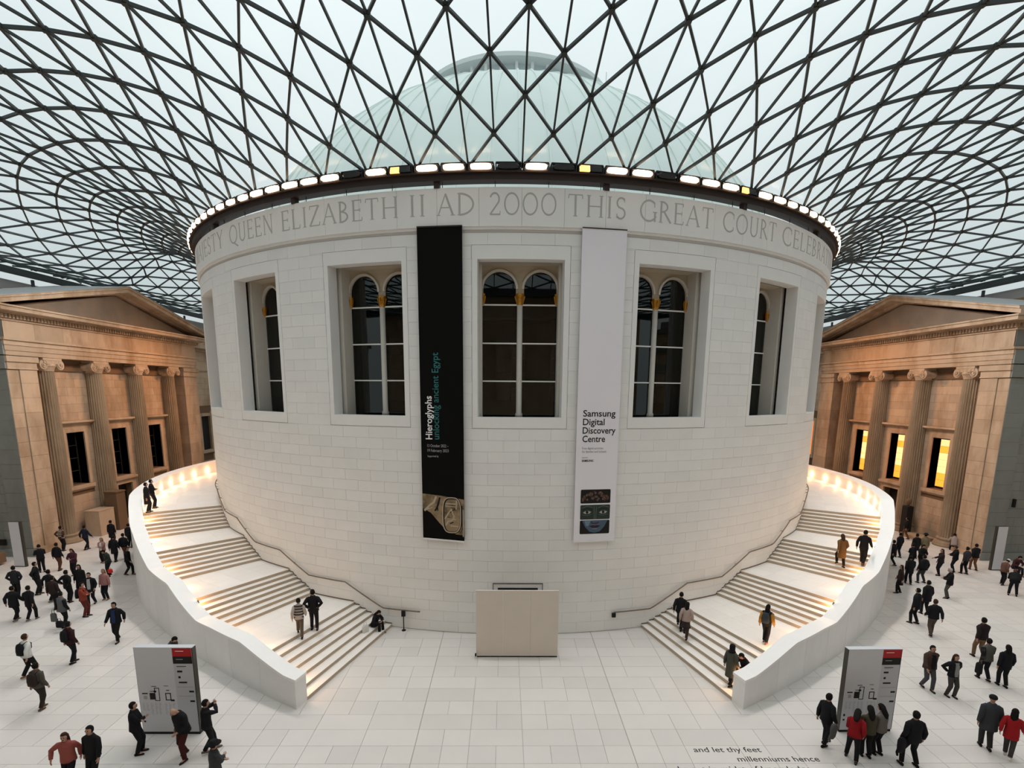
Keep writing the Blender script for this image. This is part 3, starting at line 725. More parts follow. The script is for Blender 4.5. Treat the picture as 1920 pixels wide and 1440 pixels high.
for P_, w in (([(.56, 6.2), (.82, 6.18)], .05), ([(.56, 6.08), (.8, 6.06)], .03), ([(.82, 6.35), (.81, 5.95)], .05), ([(.54, 5.5), (.62, 5.75), (.7, 5.95)], .06), ([(.7, 5.9), (.76, 5.6), (.73, 5.45)], .05), ([(.6, 5.5), (.8, 5.48)], .04), ([(.56, 5.2), (.62, 5.4), (.72, 5.42)], .05), ([(.68, 5.18), (.86, 5.16)], .05), ([(.05, 5.85), (.18, 6.1), (.28, 6.25), (.33, 6.5)], .09), ([(.1, 5.9), (.24, 6.0)], .04)):
    stroke(f1, P_, w, 'carvehi', bl, d=.027)
for P_, w in (([(.42, 6.45), (.38, 6.15), (.34, 5.95), (.3, 5.85)], .08), ([(.36, 6.1), (.37, 5.85)], .05), ([(.5, 6.0), (.5, 5.5)], .04), ([(.63, 5.75), (.78, 5.95)], .04), ([(.95, 6.1), (.95, 5.0)], .05), ([(.74, 5.35), (.66, 5.28)], .05)):
    stroke(f1, P_, w, 'black', bl, d=.0265)
stroke(f1, [(.975, 5.95), (.975, 4.7)], .04, 'carvehi', bl)
# white banner
wb = tag(empty('banner'), 'tall pale banner reading Samsung Digital Discovery Centre, right of the middle window', 'banner')
f2 = onbanner(None, 6.45, 11.42, 0, 0)
g = G(); g.hexa([f2(0, 4.52, 0), f2(1, 4.52, 0), f2(1, 4.52, .02), f2(0, 4.52, .02)], [f2(0, 17.74, 0), f2(1, 17.74, 0), f2(1, 17.74, .02), f2(0, 17.74, .02)]); g.build('fabric', 'bannerwhite', wb)
G().bar(f2(0, 4.49, .02), f2(1, 4.49, .02), .05, .05).build('bottom_bar', 'white', wb); G().bar(f2(0, 17.76, .02), f2(1, 17.76, .02), .04, .04).build('top_bar', 'ringsteel', wb)
V = lambda a: (a - 6.45) / 4.97
for s_, z, w in (('Samsung', 10.10, 1.45), ('Digital', 9.73, .97), ('Discovery', 9.36, 1.48), ('Centre', 8.99, 1.02)): btext(f2, s_, .40, 'black', V(7.15), z, wb, False, w, .004)
btext(f2, 'Free digital activities', .14, 'textgrey', V(7.15), 8.67, wb, False, .95); btext(f2, 'for families and schools', .14, 'textgrey', V(7.15), 8.52, wb, False, 1.1)
btext(f2, 'Supported by', .07, 'textgrey', V(7.15), 8.29, wb, False, .27); btext(f2, 'SAMSUNG', .13, 'black', V(7.15), 8.12, wb, False, .52, .003)
for k, c in (('curl', (.13, .07, .055)), ('curlhi', (.24, .15, .12)), ('jade', (.035, .05, .042)), ('jadehi', (.10, .125, .105)), ('eye', (.38, .39, .36)), ('blueface', (.075, .115, .17)), ('bluehi', (.17, .24, .32)), ('lip', (.05, .02, .025))): MAT[k] = mat('printed_' + k, c, .7, .15, 9, spec=.1)
u0, u1 = V(7.15), V(10.74)
for (z0, z1), m in (((6.24, 6.87), 'black'), ((5.50, 6.17), 'jade'), ((4.83, 5.46), 'black')): flat(f2, rrect(u0, u1, z0, z1, .05, WB), m, 'photo_print', wb, .021)
rg = random.Random(5)
for i in range(60):
    u = u0 + .05 + (u1 - u0 - .1) * rg.random(); h_ = 1 - abs((u - (u0 + u1) / 2) / ((u1 - u0) / 2)) ** 2.5; z = 6.36 + .40 * h_ * rg.random() ** .7
    stroke(f2, loop(u, z, .016, .035, 8, 2), .022, 'curlhi' if rg.random() < .5 else 'curl', wb, d=.026)
for cx in (u0 + .165, u1 - .165):
    s_ = 1 if cx < (u0 + u1) / 2 else -1
    flat(f2, [(cx - .10, 5.82), (cx - .05, 5.88), (cx + .02, 5.90), (cx + .10, 5.85), (cx + .05, 5.77), (cx - .04, 5.76)], 'eye', 'print_mark', wb, .026)
    flat(f2, rrect(cx - .032, cx + .032, 5.775, 5.895, .05, WB), 'black', 'print_mark', wb, .030)
    stroke(f2, [(cx - .12, 5.93), (cx - .03, 6.01), (cx + .08, 5.99), (cx + .13, 5.92)], .03, 'black', wb, d=.028); stroke(f2, [(cx - .12, 6.04), (cx, 6.12), (cx + .13, 6.06)], .03, 'jadehi', wb, d=.028)
    stroke(f2, [(cx - .11, 5.72), (cx, 5.68), (cx + .11, 5.74)], .02, 'jadehi', wb, d=.028)
for x in (-.03, .03): stroke(f2, [((u0 + u1) / 2 + x, 6.1), ((u0 + u1) / 2 + x * .6, 5.52)], .03, 'jadehi', wb, d=.028)
um = (u0 + u1) / 2
flat(f2, [(u0 + .05, 5.45), (u1 - .05, 5.45), (u1 - .13, 5.15), (um + .12, 4.93), (um, 4.88), (um - .12, 4.93), (u0 + .13, 5.15)], 'blueface', 'print_mark', wb, .026)
flat(f2, [(um - .25, 5.44), (um - .1, 5.44), (um - .16, 5.2), (um - .22, 5.22)], 'bluehi', 'print_mark', wb, .030)
stroke(f2, [(um - .1, 5.36), (um - .04, 5.32), (um + .04, 5.32), (um + .1, 5.36)], .04, 'lip', wb, d=.030)
flat(f2, [(um - .14, 5.20), (um - .04, 5.23), (um, 5.21), (um + .04, 5.23), (um + .14, 5.20), (um + .06, 5.11), (um - .06, 5.11)], 'lip', 'print_mark', wb, .030)
stroke(f2, [(um - .06, 5.07), (um, 5.06), (um + .06, 5.07)], .03, 'bluehi', wb, d=.030)

# ================================================================== MAP BOARDS
def mapboard(loc, w, hgt, rz, label, side):
    r = tag(empty('map_board', loc, rz), label, 'information board')
    G().box(-w / 2, w / 2, -.10, .10, .09, hgt).build('cabinet', 'signdark', r); G().box(-w / 2 + .02, w / 2 - .02, -.09, .09, 0, .09).build('plinth', 'black', r)
    x1 = w / 2 - .64
    G().box(-w / 2 + .015, x1, -.112, -.1, .1, hgt - .01).build('map_face', 'sign', r); G().box(x1, w / 2 - .03, -.112, -.1, .1, hgt - .01).build('text_face', 'sign2', r)
    G().box(-w / 2 - .004, w / 2 + .004, -.115, .105, hgt - .012, hgt + .004).build('top_cap', 'sign', r)
    F = lambda x0, x_1, z0, z1, m: G().box(x0, x_1, -.116, -.112, z0, z1).build('print_mark', m, r)
    F(x1, w / 2 - .03, hgt - .30, hgt - .02, 'red'); F(x1, w / 2 - .03, hgt - .55, hgt - .30, 'black')
    for z, w_, m in ((hgt - .12, .26, 'textwhite'), (hgt - .40, .22, 'textgrey'), (hgt - .64, .30, 'black'), (hgt - .68, .24, 'textgrey')): G().box(x1 + .10, x1 + .10 + w_, -.1175, -.112, z - .01, z + .008).build('print_mark', m, r)
    for x, z, a, b in ((.10, hgt - .82, .16, .06), (.12, hgt - 1.02, .07, .07), (.12, hgt - 1.2, .26, .05), (.42, hgt - 1.52, .15, .06), (.42, hgt - 1.86, .15, .06)): F(x1 + x, x1 + x + a, z - b / 2, z + b / 2, 'black')
    for z in (hgt - 1.36, hgt - 1.68): F(x1 + .06, w / 2 - .08, z - .008, z + .008, 'textgrey')
    xl = -w / 2
    def frame(x0, xx, z0, z1, t, m='black'):
        F(x0, xx, z0, z0 + t, m); F(x0, xx, z1 - t, z1, m); F(x0, x0 + t, z0 + t, z1 - t, m); F(xx - t, xx, z0 + t, z1 - t, m)
    F(xl + .12, xl + .30, 1.44, 1.48, 'black'); F(xl + .16, xl + .27, 1.26, 1.38, 'textgrey')
    F(xl + .36, xl + .52, 1.25, 1.48, 'black'); F(xl + .38, xl + .56, 1.53, 1.55, 'black'); frame(xl + .52, xl + .68, 1.20, 1.66, .022); F(xl + .44, xl + .6, 1.70, 1.72, 'black'); F(xl + .5, xl + .58, 1.5, 1.56, 'black')
    frame(xl + .86, xl + 1.04, 1.22, 1.48, .028); F(xl + 1.02, xl + 1.14, 1.19, 1.25, 'black'); F(xl + .9, xl + 1.0, 1.56, 1.585, 'black'); F(xl + .84, xl + .98, 1.72, 1.735, 'black')
    F(xl + .08, xl + .14, .60, .68, 'black'); F(xl + .08, xl + .14, .44, .50, 'black')
    g = G(); rr = random.Random(int(abs(loc[0]) * 10))
    for cx in (.10, .22, .36, .50, .62, .82, .94, 1.06):
        for q in range(12 if cx > .3 else 8):
            z = 1.12 - q * .035; g.box(xl + cx, xl + cx + .04 + .05 * rr.random(), -.1145, -.112, z - .006, z + .004)
    tag(g.build('list_print', 'textgrey', r), kind='stuff')
    return r
mapboard((-11.49, -29.40, 0), 1.86, 3.05, 0.0, 'white map board standing behind three visitors at lower left', 'l')
mapboard((11.50, -29.30, 0), 1.80, 2.98, .02, 'white map board standing behind a huddled group at lower right', 'r')
for x, s, lab in ((-31.10, -1, 'slim tall white sign pillar beside the left portico'), (31.15, 1, 'slim tall white sign pillar beside the right portico')):
    r = tag(empty('sign_pillar', (x, -12.35, 0), 0), lab, 'sign')
    G().box(-.36, .36, -.08, .08, 0, 2.92).build('core', 'signdark', r); G().box(-.34 if s < 0 else -.28, .28 if s < 0 else .34, -.095, -.08, .06, 2.9).build('face', 'sign', r)

# ================================================================== PORTICOES AND SIDE WALLS
def stonegrid(put, u0, u1, z0, z1, cw, ch, off=0, gap=.012):
    r = 0; z = z0
    while z < z1 - .05:
        zz = min(z + ch, z1); u = u0 - (cw / 2 if (r + off) % 2 else 0)
        while u < u1 - .02:
            a, b = max(u, u0), min(u + cw, u1)
            if b - a > .05: put(a + gap / 2, b - gap / 2, z + gap / 2, zz - gap / 2)
            u += cw
        z = zz; r += 1
def portico(s, side):
    mp = lambda p: (p[0] * s, p[1], p[2])
    root = tag(empty('portico'), 'weathered stone portico with four fluted Ionic columns on the %s side' % side, 'portico')
    B = lambda x0, x1, y0, y1, z0, z1, name='x', m='portland', par=None: G().box(x0, x1, y0, y1, z0, z1).mapped(mp).build(name, m, par or root)
    Y0, Y1 = -10.2, 11.4; YC = .5
    XW, XF = 33.0, 32.0      # engaged wall plane, front plane (x positive, mirrored by s)
    # backing wall in strips round the windows and the middle door
    wins = (-4.27, .45, 5.17); hw = .87
    ys = [-8.0]
    for w in wins: ys += [w - hw, w + hw]
    ys += [9.0]
    bw = G()
    for i in range(0, len(ys), 2): bw.box(XW + .03, 36.4, ys[i], ys[i + 1], 0, 13.15)
    for i, w in enumerate(wins):
        bw.box(XW + .03, 36.4, w - hw, w + hw, 7.85, 13.15)
        if i == 1: bw.box(XW + .03, 36.4, w - hw, w + hw, 3.2, 3.85)
        else: bw.box(XW + .03, 36.4, w - hw, w + hw, 0, 3.85)
    bw.box(34.2, 34.3, -8, 9, 0, 13)
    bw.mapped(mp).build('wall_core', 'darkstone_shade', root)
    # ashlar facing of the wall
    st = G()
    def put(y0, y1, z0, z1):
        for w in wins:
            lo, hi = w - 1.32, w + 1.32
            if z0 < 8.72 and z1 > 8.8 and y1 > lo and y0 < hi: put(y0, y1, 8.72, z1); put(y0, y1, z0, 8.7); return
            if z0 < 8.7 and z1 > (3.2 if w != .45 else 0) and y1 > lo and y0 < hi:
                if y0 < lo - .1: put(y0, lo, z0, z1)
                if y1 > hi + .1: put(hi, y1, z0, z1)
                return
        st.box(XW, XW + .04, y0, y1, z0, z1)
    stonegrid(put, -8.0, 9.0, 0, 12.3, 1.45, .62)
    tag(st.mapped(mp).build('ashlar', 'portland', root), kind='stuff')
    B(XW - .12, XW + .05, -8, 9, 12.3, 12.75, 'wall_moulding', 'darkstone_shade'); B(XW - .05, XW + .05, -8, 9, 12.75, 13.15, 'wall_moulding', 'darkstone_shade')  # dark colour paints in the architrave's shadow on the wall head
    # piers
    for y0, y1 in ((Y0, -8.0), (9.0, Y1)):
        inner = -1 if y0 < 0 else 1
        z = 0; k = 0
        while z < 12.2:
            zz = min(z + .95, 12.25)
            ya, yb = (y0, y0 + .85) if y0 < 0 else (y1 - .85, y1)
            G().box(XF + .06, XW + .3, ya + (.0 if True else 0), yb - .01, z + .006, zz - .006).mapped(mp).build('pier_block', 'portland', root)
            yc, yd = (y0 + .85, y1) if y0 < 0 else (y0, y1 - .85)
            G().box(XF, XW + .3, yc + .01, yd, z + .006, zz - .006).mapped(mp).build('pier_block', 'portland', root)
            z = zz; k += 1
        B(XF + .1, XW + .28, y0 + .05, y1 - .05, 0, 12.25, 'pier_core', 'darkstone_shade')
        if y0 < 0:
            z = .5
            while z < 12.2:
                zz = min(z + .95, 12.25); G().box(XF + .075, XW + .36, y0 - .035, y0 + .01, z + .006, zz - .006).mapped(mp).build('side_block', 'shadestone', root); z = zz  # thin plates over the pier side, its shade put into their grey
            for z0, z1, q in ((12.3, 13.1, .115), (13.16, 14.05, .10), (15.42, 15.66, .0)): G().box(XF + .02, 36.5, y0 - q - .02, y0 + .05, z0, z1).mapped(mp).build('side_facing', 'shadestone', root)
        B(XF - .12, XW + .3, y0 - .12, y1 + .1, 0, .35, 'pier_base'); B(XF - .06, XW + .3, y0 - .06, y1 + .05, .35, .5, 'pier_base')
        B(XF - .05, XW + .3, y0 - .05, y1 + .05, 12.28, 12.36, 'pier_capital'); B(XF - .02, XW + .3, y0 - .02, y1 + .02, 12.36, 12.75, 'pier_capital'); B(XF - .12, XW + .3, y0 - .1, y1 + .1, 12.75, 13.1, 'pier_capital')
    # columns
    for yc in (-6.6, -1.95, 2.85, 7.5):
        xc = XF + .72
        n = 24; rings = []
        for z, r in ((.62, .70), (.9, .665), (4.5, .655), (8.5, .62), (12.3, .575)):
            ring_ = []
            for i in range(n * 4):
                t = 2 * math.pi * i / (n * 4); ph = (i % 4) / 4.
                rr = r - (0, .030, .045, .030)[i % 4] * 1.25
                ring_.append((xc + rr * math.cos(t), yc + rr * math.sin(t), z))
            rings.append(ring_)
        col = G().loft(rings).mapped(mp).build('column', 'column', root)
        G().lathe([(.98, 0), (.98, .12), (.95, .14), (.93, .22), (.90, .34), (.80, .38), (.76, .44), (.78, .50), (.82, .55), (.76, .63), (.70, .66)], (xc, yc, 0), 28).mapped(mp).build('base', 'column', col, smooth=True)
        cap = G(); cap.lathe([(.58, 12.25), (.60, 12.35), (.66, 12.5), (.74, 12.62), (.70, 12.75)], (xc, yc, 0), 24)
        cap.box(XF - .0, XF + 1.2, yc - .8, yc + .8, 12.98, 13.13)
        for i in range(12):
            t0, t1 = i / 12, (i + 1) / 12; zz = lambda t: 12.86 - .09 * math.sin(math.pi * t)
            cap.hexa([(XF + .02, yc - .72 + 1.44 * t0, zz(t0) - .07), (XF + 1.15, yc - .72 + 1.44 * t0, zz(t0) - .07), (XF + 1.15, yc - .72 + 1.44 * t1, zz(t1) - .07), (XF + .02, yc - .72 + 1.44 * t1, zz(t1) - .07)],
                     [(XF + .02, yc - .72 + 1.44 * t0, 13.0), (XF + 1.15, yc - .72 + 1.44 * t0, 13.0), (XF + 1.15, yc - .72 + 1.44 * t1, 13.0), (XF + .02, yc - .72 + 1.44 * t1, 13.0)])
        for v in (-1, 1):
            cy, cz = yc + v * .72, 12.68
            cap.tube([(XF + .06, cy, cz), (XF + .5, cy, cz), (XF + 1.1, cy, cz)], [.33, .27, .33], 20)
            pts = [(XF + .03, cy + v * -1 * (.33 - .043 * t) * math.cos(t * 1.05 + 1.57) * -1, cz + (.33 - .043 * t) * math.sin(t * 1.05 + 1.57)) for t in [q * .3 for q in range(22)]]
            cap.tube(pts, .035, 5); cap.tube([(XF - .01, cy, cz), (XF + .06, cy, cz)], .07, 8)
        cap.mapped(mp).build('capital', 'portland', col)
    # entablature: three stepped bands, frieze, dentils, cornice
    for z0, z1, x in ((13.15, 13.45, XF + .02), (13.45, 13.78, XF - .03), (13.78, 14.08, XF - .08), (14.08, 14.22, XF - .20)): B(x, 36.6, Y0 + (x - XF), Y1 - (x - XF), z0, z1, 'architrave')
    g = 0; yy = Y0
    B(XF + .02, 36.6, Y0 + .04, Y1 - .04, 14.22, 15.3, 'frieze_core', 'darkstone_shade')
    while yy < Y1 - .1:
        y2 = min(yy + 2.4, Y1); G().box(XF - .02, XF + .06, yy + .006, y2 - .006, 14.23, 15.28).mapped(mp).build('frieze_block', 'portland', root); yy = y2
    B(XF - .02, 36.6, Y0 - .02, Y0 + .06, 14.23, 15.28, 'frieze_return', 'shadestone')
    B(XF - .12, 36.6, Y0 - .12, Y1 + .12, 15.28, 15.40, 'bed_mould'); B(XF - .1, 36.6, Y0 - .1, Y1 + .1, 15.4, 15.68, 'dentil_bed', 'darkstone_shade')
    g = G(); y = Y0 - .25
    while y < Y1 + .2: g.box(XF - .32, XF - .1, y, y + .15, 15.42, 15.66); y += .27
    x = XF
    while x < 36.4: g.box(x, x + .15, Y0 - .32, Y0 - .1, 15.42, 15.66); x += .27
    tag(g.mapped(mp).build('dentils', 'portland', root), kind='stuff')
    for z0, z1, o in ((15.68, 15.78, .45), (15.78, 16.02, 1.08), (16.02, 16.12, 1.16)): B(XF - o, 36.8, Y0 - o, Y1 + o, z0, z1, 'cornice')
    # pediment
    ya, yb = Y0 - 1.16, Y1 + 1.16; za, zc = 16.12, 19.12; YC = (ya + yb) / 2
    sl = (zc - .62 - za) / (yb - YC)
    G().hexa([(XF + .1, ya + 1.2, 16.1), (36.6, ya + 1.2, 16.1), (36.6, yb - 1.2, 16.1), (XF + .1, yb - 1.2, 16.1)], [(XF + .1, YC - .02, zc - .7), (36.6, YC - .02, zc - .7), (36.6, YC + .02, zc - .7), (XF + .1, YC + .02, zc - .7)]).mapped(mp).build('tympanum', 'tymp', root)
    for e in (-1, 1):
        y_e = YC + e * (yb - YC)
        for o, d0, d1 in ((.25, -.62, -.42), (1.05, -.42, -.14), (1.16, -.14, 0)):
            z_e, z_c = za + .42 + .0, zc
            b = [(XF - o, y_e, max(z_e + d0, 16.1)), (36.7, y_e, max(z_e + d0, 16.1)), (36.7, YC, z_c + d0), (XF - o, YC, z_c + d0)]
            t = [(XF - o, y_e, z_e + d1), (36.7, y_e, z_e + d1), (36.7, YC, z_c + d1), (XF - o, YC, z_c + d1)]
            G().hexa(b, t).mapped(mp).build('raking_cornice', 'portland', root)
        G().hexa([(XF - 1.2, y_e, z_e), (36.7, y_e, z_e), (36.7, YC, zc), (XF - 1.2, YC, zc)], [(XF - 1.2, y_e, z_e + .04), (36.7, y_e, z_e + .04), (36.7, YC, zc + .04), (XF - 1.2, YC, zc + .04)]).mapped(mp).build('lead_flashing', 'roofgrey', root)
    # windows and door
    def frame(yc, z0, z1, hw, x, par, m='portland'):
        g = G(); t = .26
        g.box(x - .10, x + .08, yc - hw - t, yc - hw, z0, z1 + t).box(x - .10, x + .08, yc + hw, yc + hw + t, z0, z1 + t).box(x - .10, x + .08, yc - hw, yc + hw, z1, z1 + t)
        g.box(x - .04, x + .08, yc - hw - t - .2, yc - hw - t, z0, z1 + t + .1).box(x - .04, x + .08, yc + hw + t, yc + hw + t + .2, z0, z1 + t + .1)
        return g.mapped(mp).build('surround', m, par)
    def winunit(yc, x, lit, wide=.87, z0=3.85, z1=7.85):
        w = tag(empty('window'), None); w.parent = root
        frame(yc, z0, z1, wide, x, w)
        G().box(x - .05, x + .05, yc - wide - .5, yc + wide + .5, z1 + .26, z1 + .62).box(x - .38, x + .05, yc - wide - .86, yc + wide + .86, z1 + .72, z1 + .86).box(x - .26, x + .05, yc - wide - .78, yc + wide + .78, z1 + .62, z1 + .72).mapped(mp).build('hood', 'portland', w)
        G().box(x - .2, x + .05, yc - wide - .4, yc + wide + .4, z0 - .28, z0 - .02).box(x - .1, x + .05, yc - wide - .3, yc + wide + .3, z0 - .42, z0 - .28).mapped(mp).build('sill', 'portland', w)
        G().box(x, x + .62, yc - wide - .02, yc - wide, z0, z1).box(x, x + .62, yc + wide, yc + wide + .02, z0, z1).box(x, x + .62, yc - wide, yc + wide, z1 - .02, z1).mapped(mp).build('reveal', 'portland', w)
        xg = x + .62
        G().box(xg + .05, xg + .08, yc - wide, yc + wide, z0, z1).mapped(mp).build('dark_backing', 'dark', w)
        if lit:
            rows = [('ora', 'wht'), ('red', 'yel'), ('red', 'wht'), ('ora', 'wht'), ('yel', 'wht'), ('yel', 'yel'), ('ora', 'yel')]
            n = len(rows); h_ = (z1 - z0 - .3) / n
            for i, rw in enumerate(rows):
                zt = z1 - .15 - i * h_
                for q, c in enumerate(rw): G().box(xg, xg + .03, yc - wide + .05 + q * (wide - .03) + .01, yc - wide + .05 + (q + 1) * (wide - .03) - .01, zt - h_ + .02, zt).mapped(mp).build('pane', 'st_' + c, w)
        else:
            for i in range(4):
                for q in range(2): G().box(xg, xg + .02, yc - wide + .03 + q * wide, yc - wide - .03 + (q + 1) * wide, z0 + .05 + i * .97, z0 + .97 + i * .97).mapped(mp).build('pane', 'winglass', w)
            g = G()
            for i in range(5): g.box(xg - .03, xg + .03, yc - wide, yc + wide, z0 + i * .97, z0 + i * .97 + .05)
            for y_ in (-wide, -.03, wide - .05): g.box(xg - .03, xg + .03, yc + y_, yc + y_ + .06, z0, z1)
            g.mapped(mp).build('sash', 'curtain', w)
        return w
    for w in wins: winunit(w, XW, s > 0)
    dr = empty('door'); dr.parent = root
    frame(.45, 0, 3.15, .9, XW, dr); G().box(XW - .3, XW + .05, -.95, 1.85, 3.55, 3.72).box(XW - .18, XW + .05, -.85, 1.75, 3.42, 3.55).mapped(mp).build('hood', 'portland', dr)
    G().box(XW + .5, XW + .55, -.45, 1.35, 0, 3.2).mapped(mp).build('door_leaf', 'dark', dr)
    # plinth step and return wall
    B(XF - .5, 36.6, Y0 - .0 + 1.3, -8 + .0, -.01, .0, 'paving', 'portland') if False else None
    st = G()
    def putr(x0, x1, z0, z1): st.box(x0, x1, Y0 - .0 + .02, Y0 + .3, z0, z1)
    stonegrid(putr, XF + .06 + 1.25, 36.6, 0.5, 13.1, 1.3, .62)
    tag(st.mapped(mp).build('return_wall', 'shadestone', root), kind='stuff')
    B(XF + .9, 36.5, Y0 + .05, Y0 + .4, 0, 13.15, 'return_core', 'darkstone_shade'); B(XF - .1, 36.6, Y0 - .16, Y0 + .2, 0, .5, 'return_base', 'shadestone')
    return winunit
for s, side in ((-1, 'left'), (1, 'right')):
    wu = portico(s, side)
    mp = lambda p: (p[0] * s, p[1], p[2])
    wl = tag(empty('wall_west' if s < 0 else 'wall_east'), kind='structure')
    st = G()
    g = G(); g.box(36.64, 37.6, -44.2, -4.0, 0, 18.1); g.box(36.64, 37.6, -4, 10, 0, 18.1); g.box(36.64, 37.6, 10, 44.2, 0, 18.1); g.mapped(mp).build('wall_core', 'darkstone_shade', wl)
    def put(y0, y1, z0, z1):
        if y1 > 18.6 and y0 < 21.9 and z1 > 3.2 and z0 < 8.9: return
        st.box(36.6, 36.7, y0, y1, z0, z1)
    stonegrid(put, -44, -10.5, 0, 17.6, 1.5, .65); stonegrid(put, 11.4, 44, 0, 17.6, 1.5, .65)
    tag(st.mapped(mp).build('ashlar', 'portland' , wl), kind='stuff')
    for z0, z1, o in ((13.2, 14.2, .1), (15.4, 15.7, .3), (15.7, 16.1, .8), (17.6, 18.1, .2)):
        G().box(36.6 - o, 36.9, 11.5, 44, z0, z1).mapped(mp).build('cornice', 'portland', wl); G().box(36.6 - o, 36.9, -44, -10.4, z0, z1).mapped(mp).build('cornice', 'shadestone', wl)
    G().box(37.6, 52, -44, 44, 16.5, 19.0).mapped(mp).build('roof_slab', 'roofgrey', wl)
    # far window beyond the portico
    fw = tag(empty('window_%d' % (21 if s < 0 else 22)), kind='structure')
    for yc in (20.3,):
        g = G(); z0, z1, hw = 3.9, 7.9, .95
        g.box(36.3, 36.66, yc - hw - .4, yc - hw, z0 - .3, z1 + .35).box(36.3, 36.66, yc + hw, yc + hw + .4, z0 - .3, z1 + .35).box(36.3, 36.66, yc - hw, yc + hw, z1, z1 + .35).box(36.2, 36.66, yc - hw - .6, yc + hw + .6, z0 - .35, z0); g.mapped(mp).build('surround', 'portland', fw)
        G().box(36.55, 36.6, yc - hw, yc + hw, z0, z1).mapped(mp).build('pane', 'dark' if s < 0 else 'st_ora', fw)
tag(G().box(-37.5, 37.5, 44.2, 45, 0, 18.5).build('wall_north', 'portland'), kind='structure')
tag(G().box(-37.5, 37.5, -48, -47, 0, 19.7).build('wall_south', 'portland'), kind='structure')
tag(G().box(-37.5, 37.5, -48, -44.5, 19.72, 19.9).build('trim_2', 'trim'), kind='structure')

# plinths, boxes and small things by the porticoes
b = tag(empty('stone_plinth', (-31.85, -4.3, 0)), 'pale square stone block in front of the left portico door', 'plinth')
G().box(-.55, .55, -.8, .8, 0, 1.95).build('block', 'portland', b); G().box(-.57, .57, -.82, .82, 1.9, 1.96).build('cap_slab', 'portland', b)
b = tag(empty('dark_plinth', (-31.6, -2.7, 0)), 'dark stone pedestal behind the pale block at the left portico', 'pedestal')
G().box(-.5, .4, -.5, .5, 0, 3.0).build('shaft', 'darkstone_shade', b); G().box(-.55, .45, -.55, .55, 3.0, 3.1).build('cap_slab', 'darkstone_shade', b)
b = tag(empty('donation_box', (35.2 - 1.2, -13.4, 0)), 'pinkish table top box standing at the far right edge', 'box')
G().box(-.7, .7, -.5, .5, .25, 1.25).build('body', 'bannerwhite', b); G().box(-.6, .6, -.4, .4, 0, .25).build('foot', 'black', b)
b = tag(empty('low_bench', (-33.3, -12.1, 0)), 'low dark red case at the foot of the left portico side wall', 'bench')
G().box(-.75, .75, -.35, .35, .12, .75).build('body', 'darkstone_shade', b); G().box(-.4, .5, -.38, -.34, .15, .72).build('front', 'red', b)
b = tag(empty('stone_bust_base', (31.9, -3.2, 0)), 'dark narrow pedestal against the right portico wall', 'pedestal')
G().box(-.25, .25, -.3, .3, 0, 2.3).build('shaft', 'dark', b); G().lathe([(.1, 2.3), (.08, 2.4), (.16, 2.5), (.19, 2.7), (.14, 2.88), (.02, 2.95)], n=12).build('bust', 'darkstone_shade', b, smooth=True)
b = tag(G().box(31.2, 32.6, -5.6, -3.6, 0, .25).build('low_platform', 'column'), 'low stone platform at the foot of the right portico', 'platform')
for x, z in ((33.6, 4.0), (33.0, 1.7)):
    tag(G().box(x, x + .14, -10.34, -10.18, z - .28, z + .28).build('intercom_box', 'black'), 'small black box fixed %s the grey side wall of the right portico' % ('high on' if z > 3 else 'low on'), 'box')
tag(G().box(-34.1, -33.7, -10.42, -10.3, .8, 1.2).build('vent_box', 'black'), 'small black box low on the grey side wall of the left portico', 'box')

# ================================================================== PEOPLE
PC = {}
def cm(c, r=.8):
    k = tuple(round(x, 3) for x in c)
    if k not in PC: PC[k] = mat('cloth_%02d' % len(PC), k, r, .12, 14, spec=.15)
    return PC[k]
BLK = (.010, .010, .012); DK = (.018, .018, .022); NAVY = (.012, .016, .032); CHAR = (.035, .035, .038); GREY = (.12, .12, .115); BRN = (.10, .055, .03); TAN = (.22, .13, .07)
MARO = (.045, .012, .014); RED = (.30, .012, .015); RUST = (.26, .05, .03); PINK = (.36, .17, .16); KHAKI = (.20, .16, .09); WHT = (.62, .62, .60); OLIV = (.075, .07, .045); JEAN = (.04, .055, .09); STEEL = (.10, .105, .11)
SKIN = mat('skin_tone', (.42, .24, .17), .6, .05, 20); SKIND = mat('skin_tone_deep', (.20, .105, .07), .6, .05, 20)
HB, HBR, HBL, HGR = (.008, .007, .006), (.045, .022, .012), (.25, .15, .07), (.35, .34, .33)
def ik(a, c, l1, l2, pole):
    a = Vector(a); c = Vector(c); d = c - a; L = min(d.length, (l1 + l2) * .998); dn = d.normalized(); c = a + dn * L
    x = (l1 * l1 - l2 * l2 + L * L) / (2 * L); h = math.sqrt(max(l1 * l1 - x * x, 0)); p = Vector(pole); p = (p - dn * p.dot(dn)).normalized()
    return a + dn * x + p * h, c
def P_(**k):
    d = dict(fl=(-.10, 0, .08), fr=(.10, 0, .08), hip=.92, hl=(-.27, .02, .86), hr=(.27, .02, .86), lean=0, hp=0, hy=0, el=(-.3, -1, 0), er=(.3, -1, 0), ft=(0, 0), kn=(0, 1, 0)); d.update(k); return d
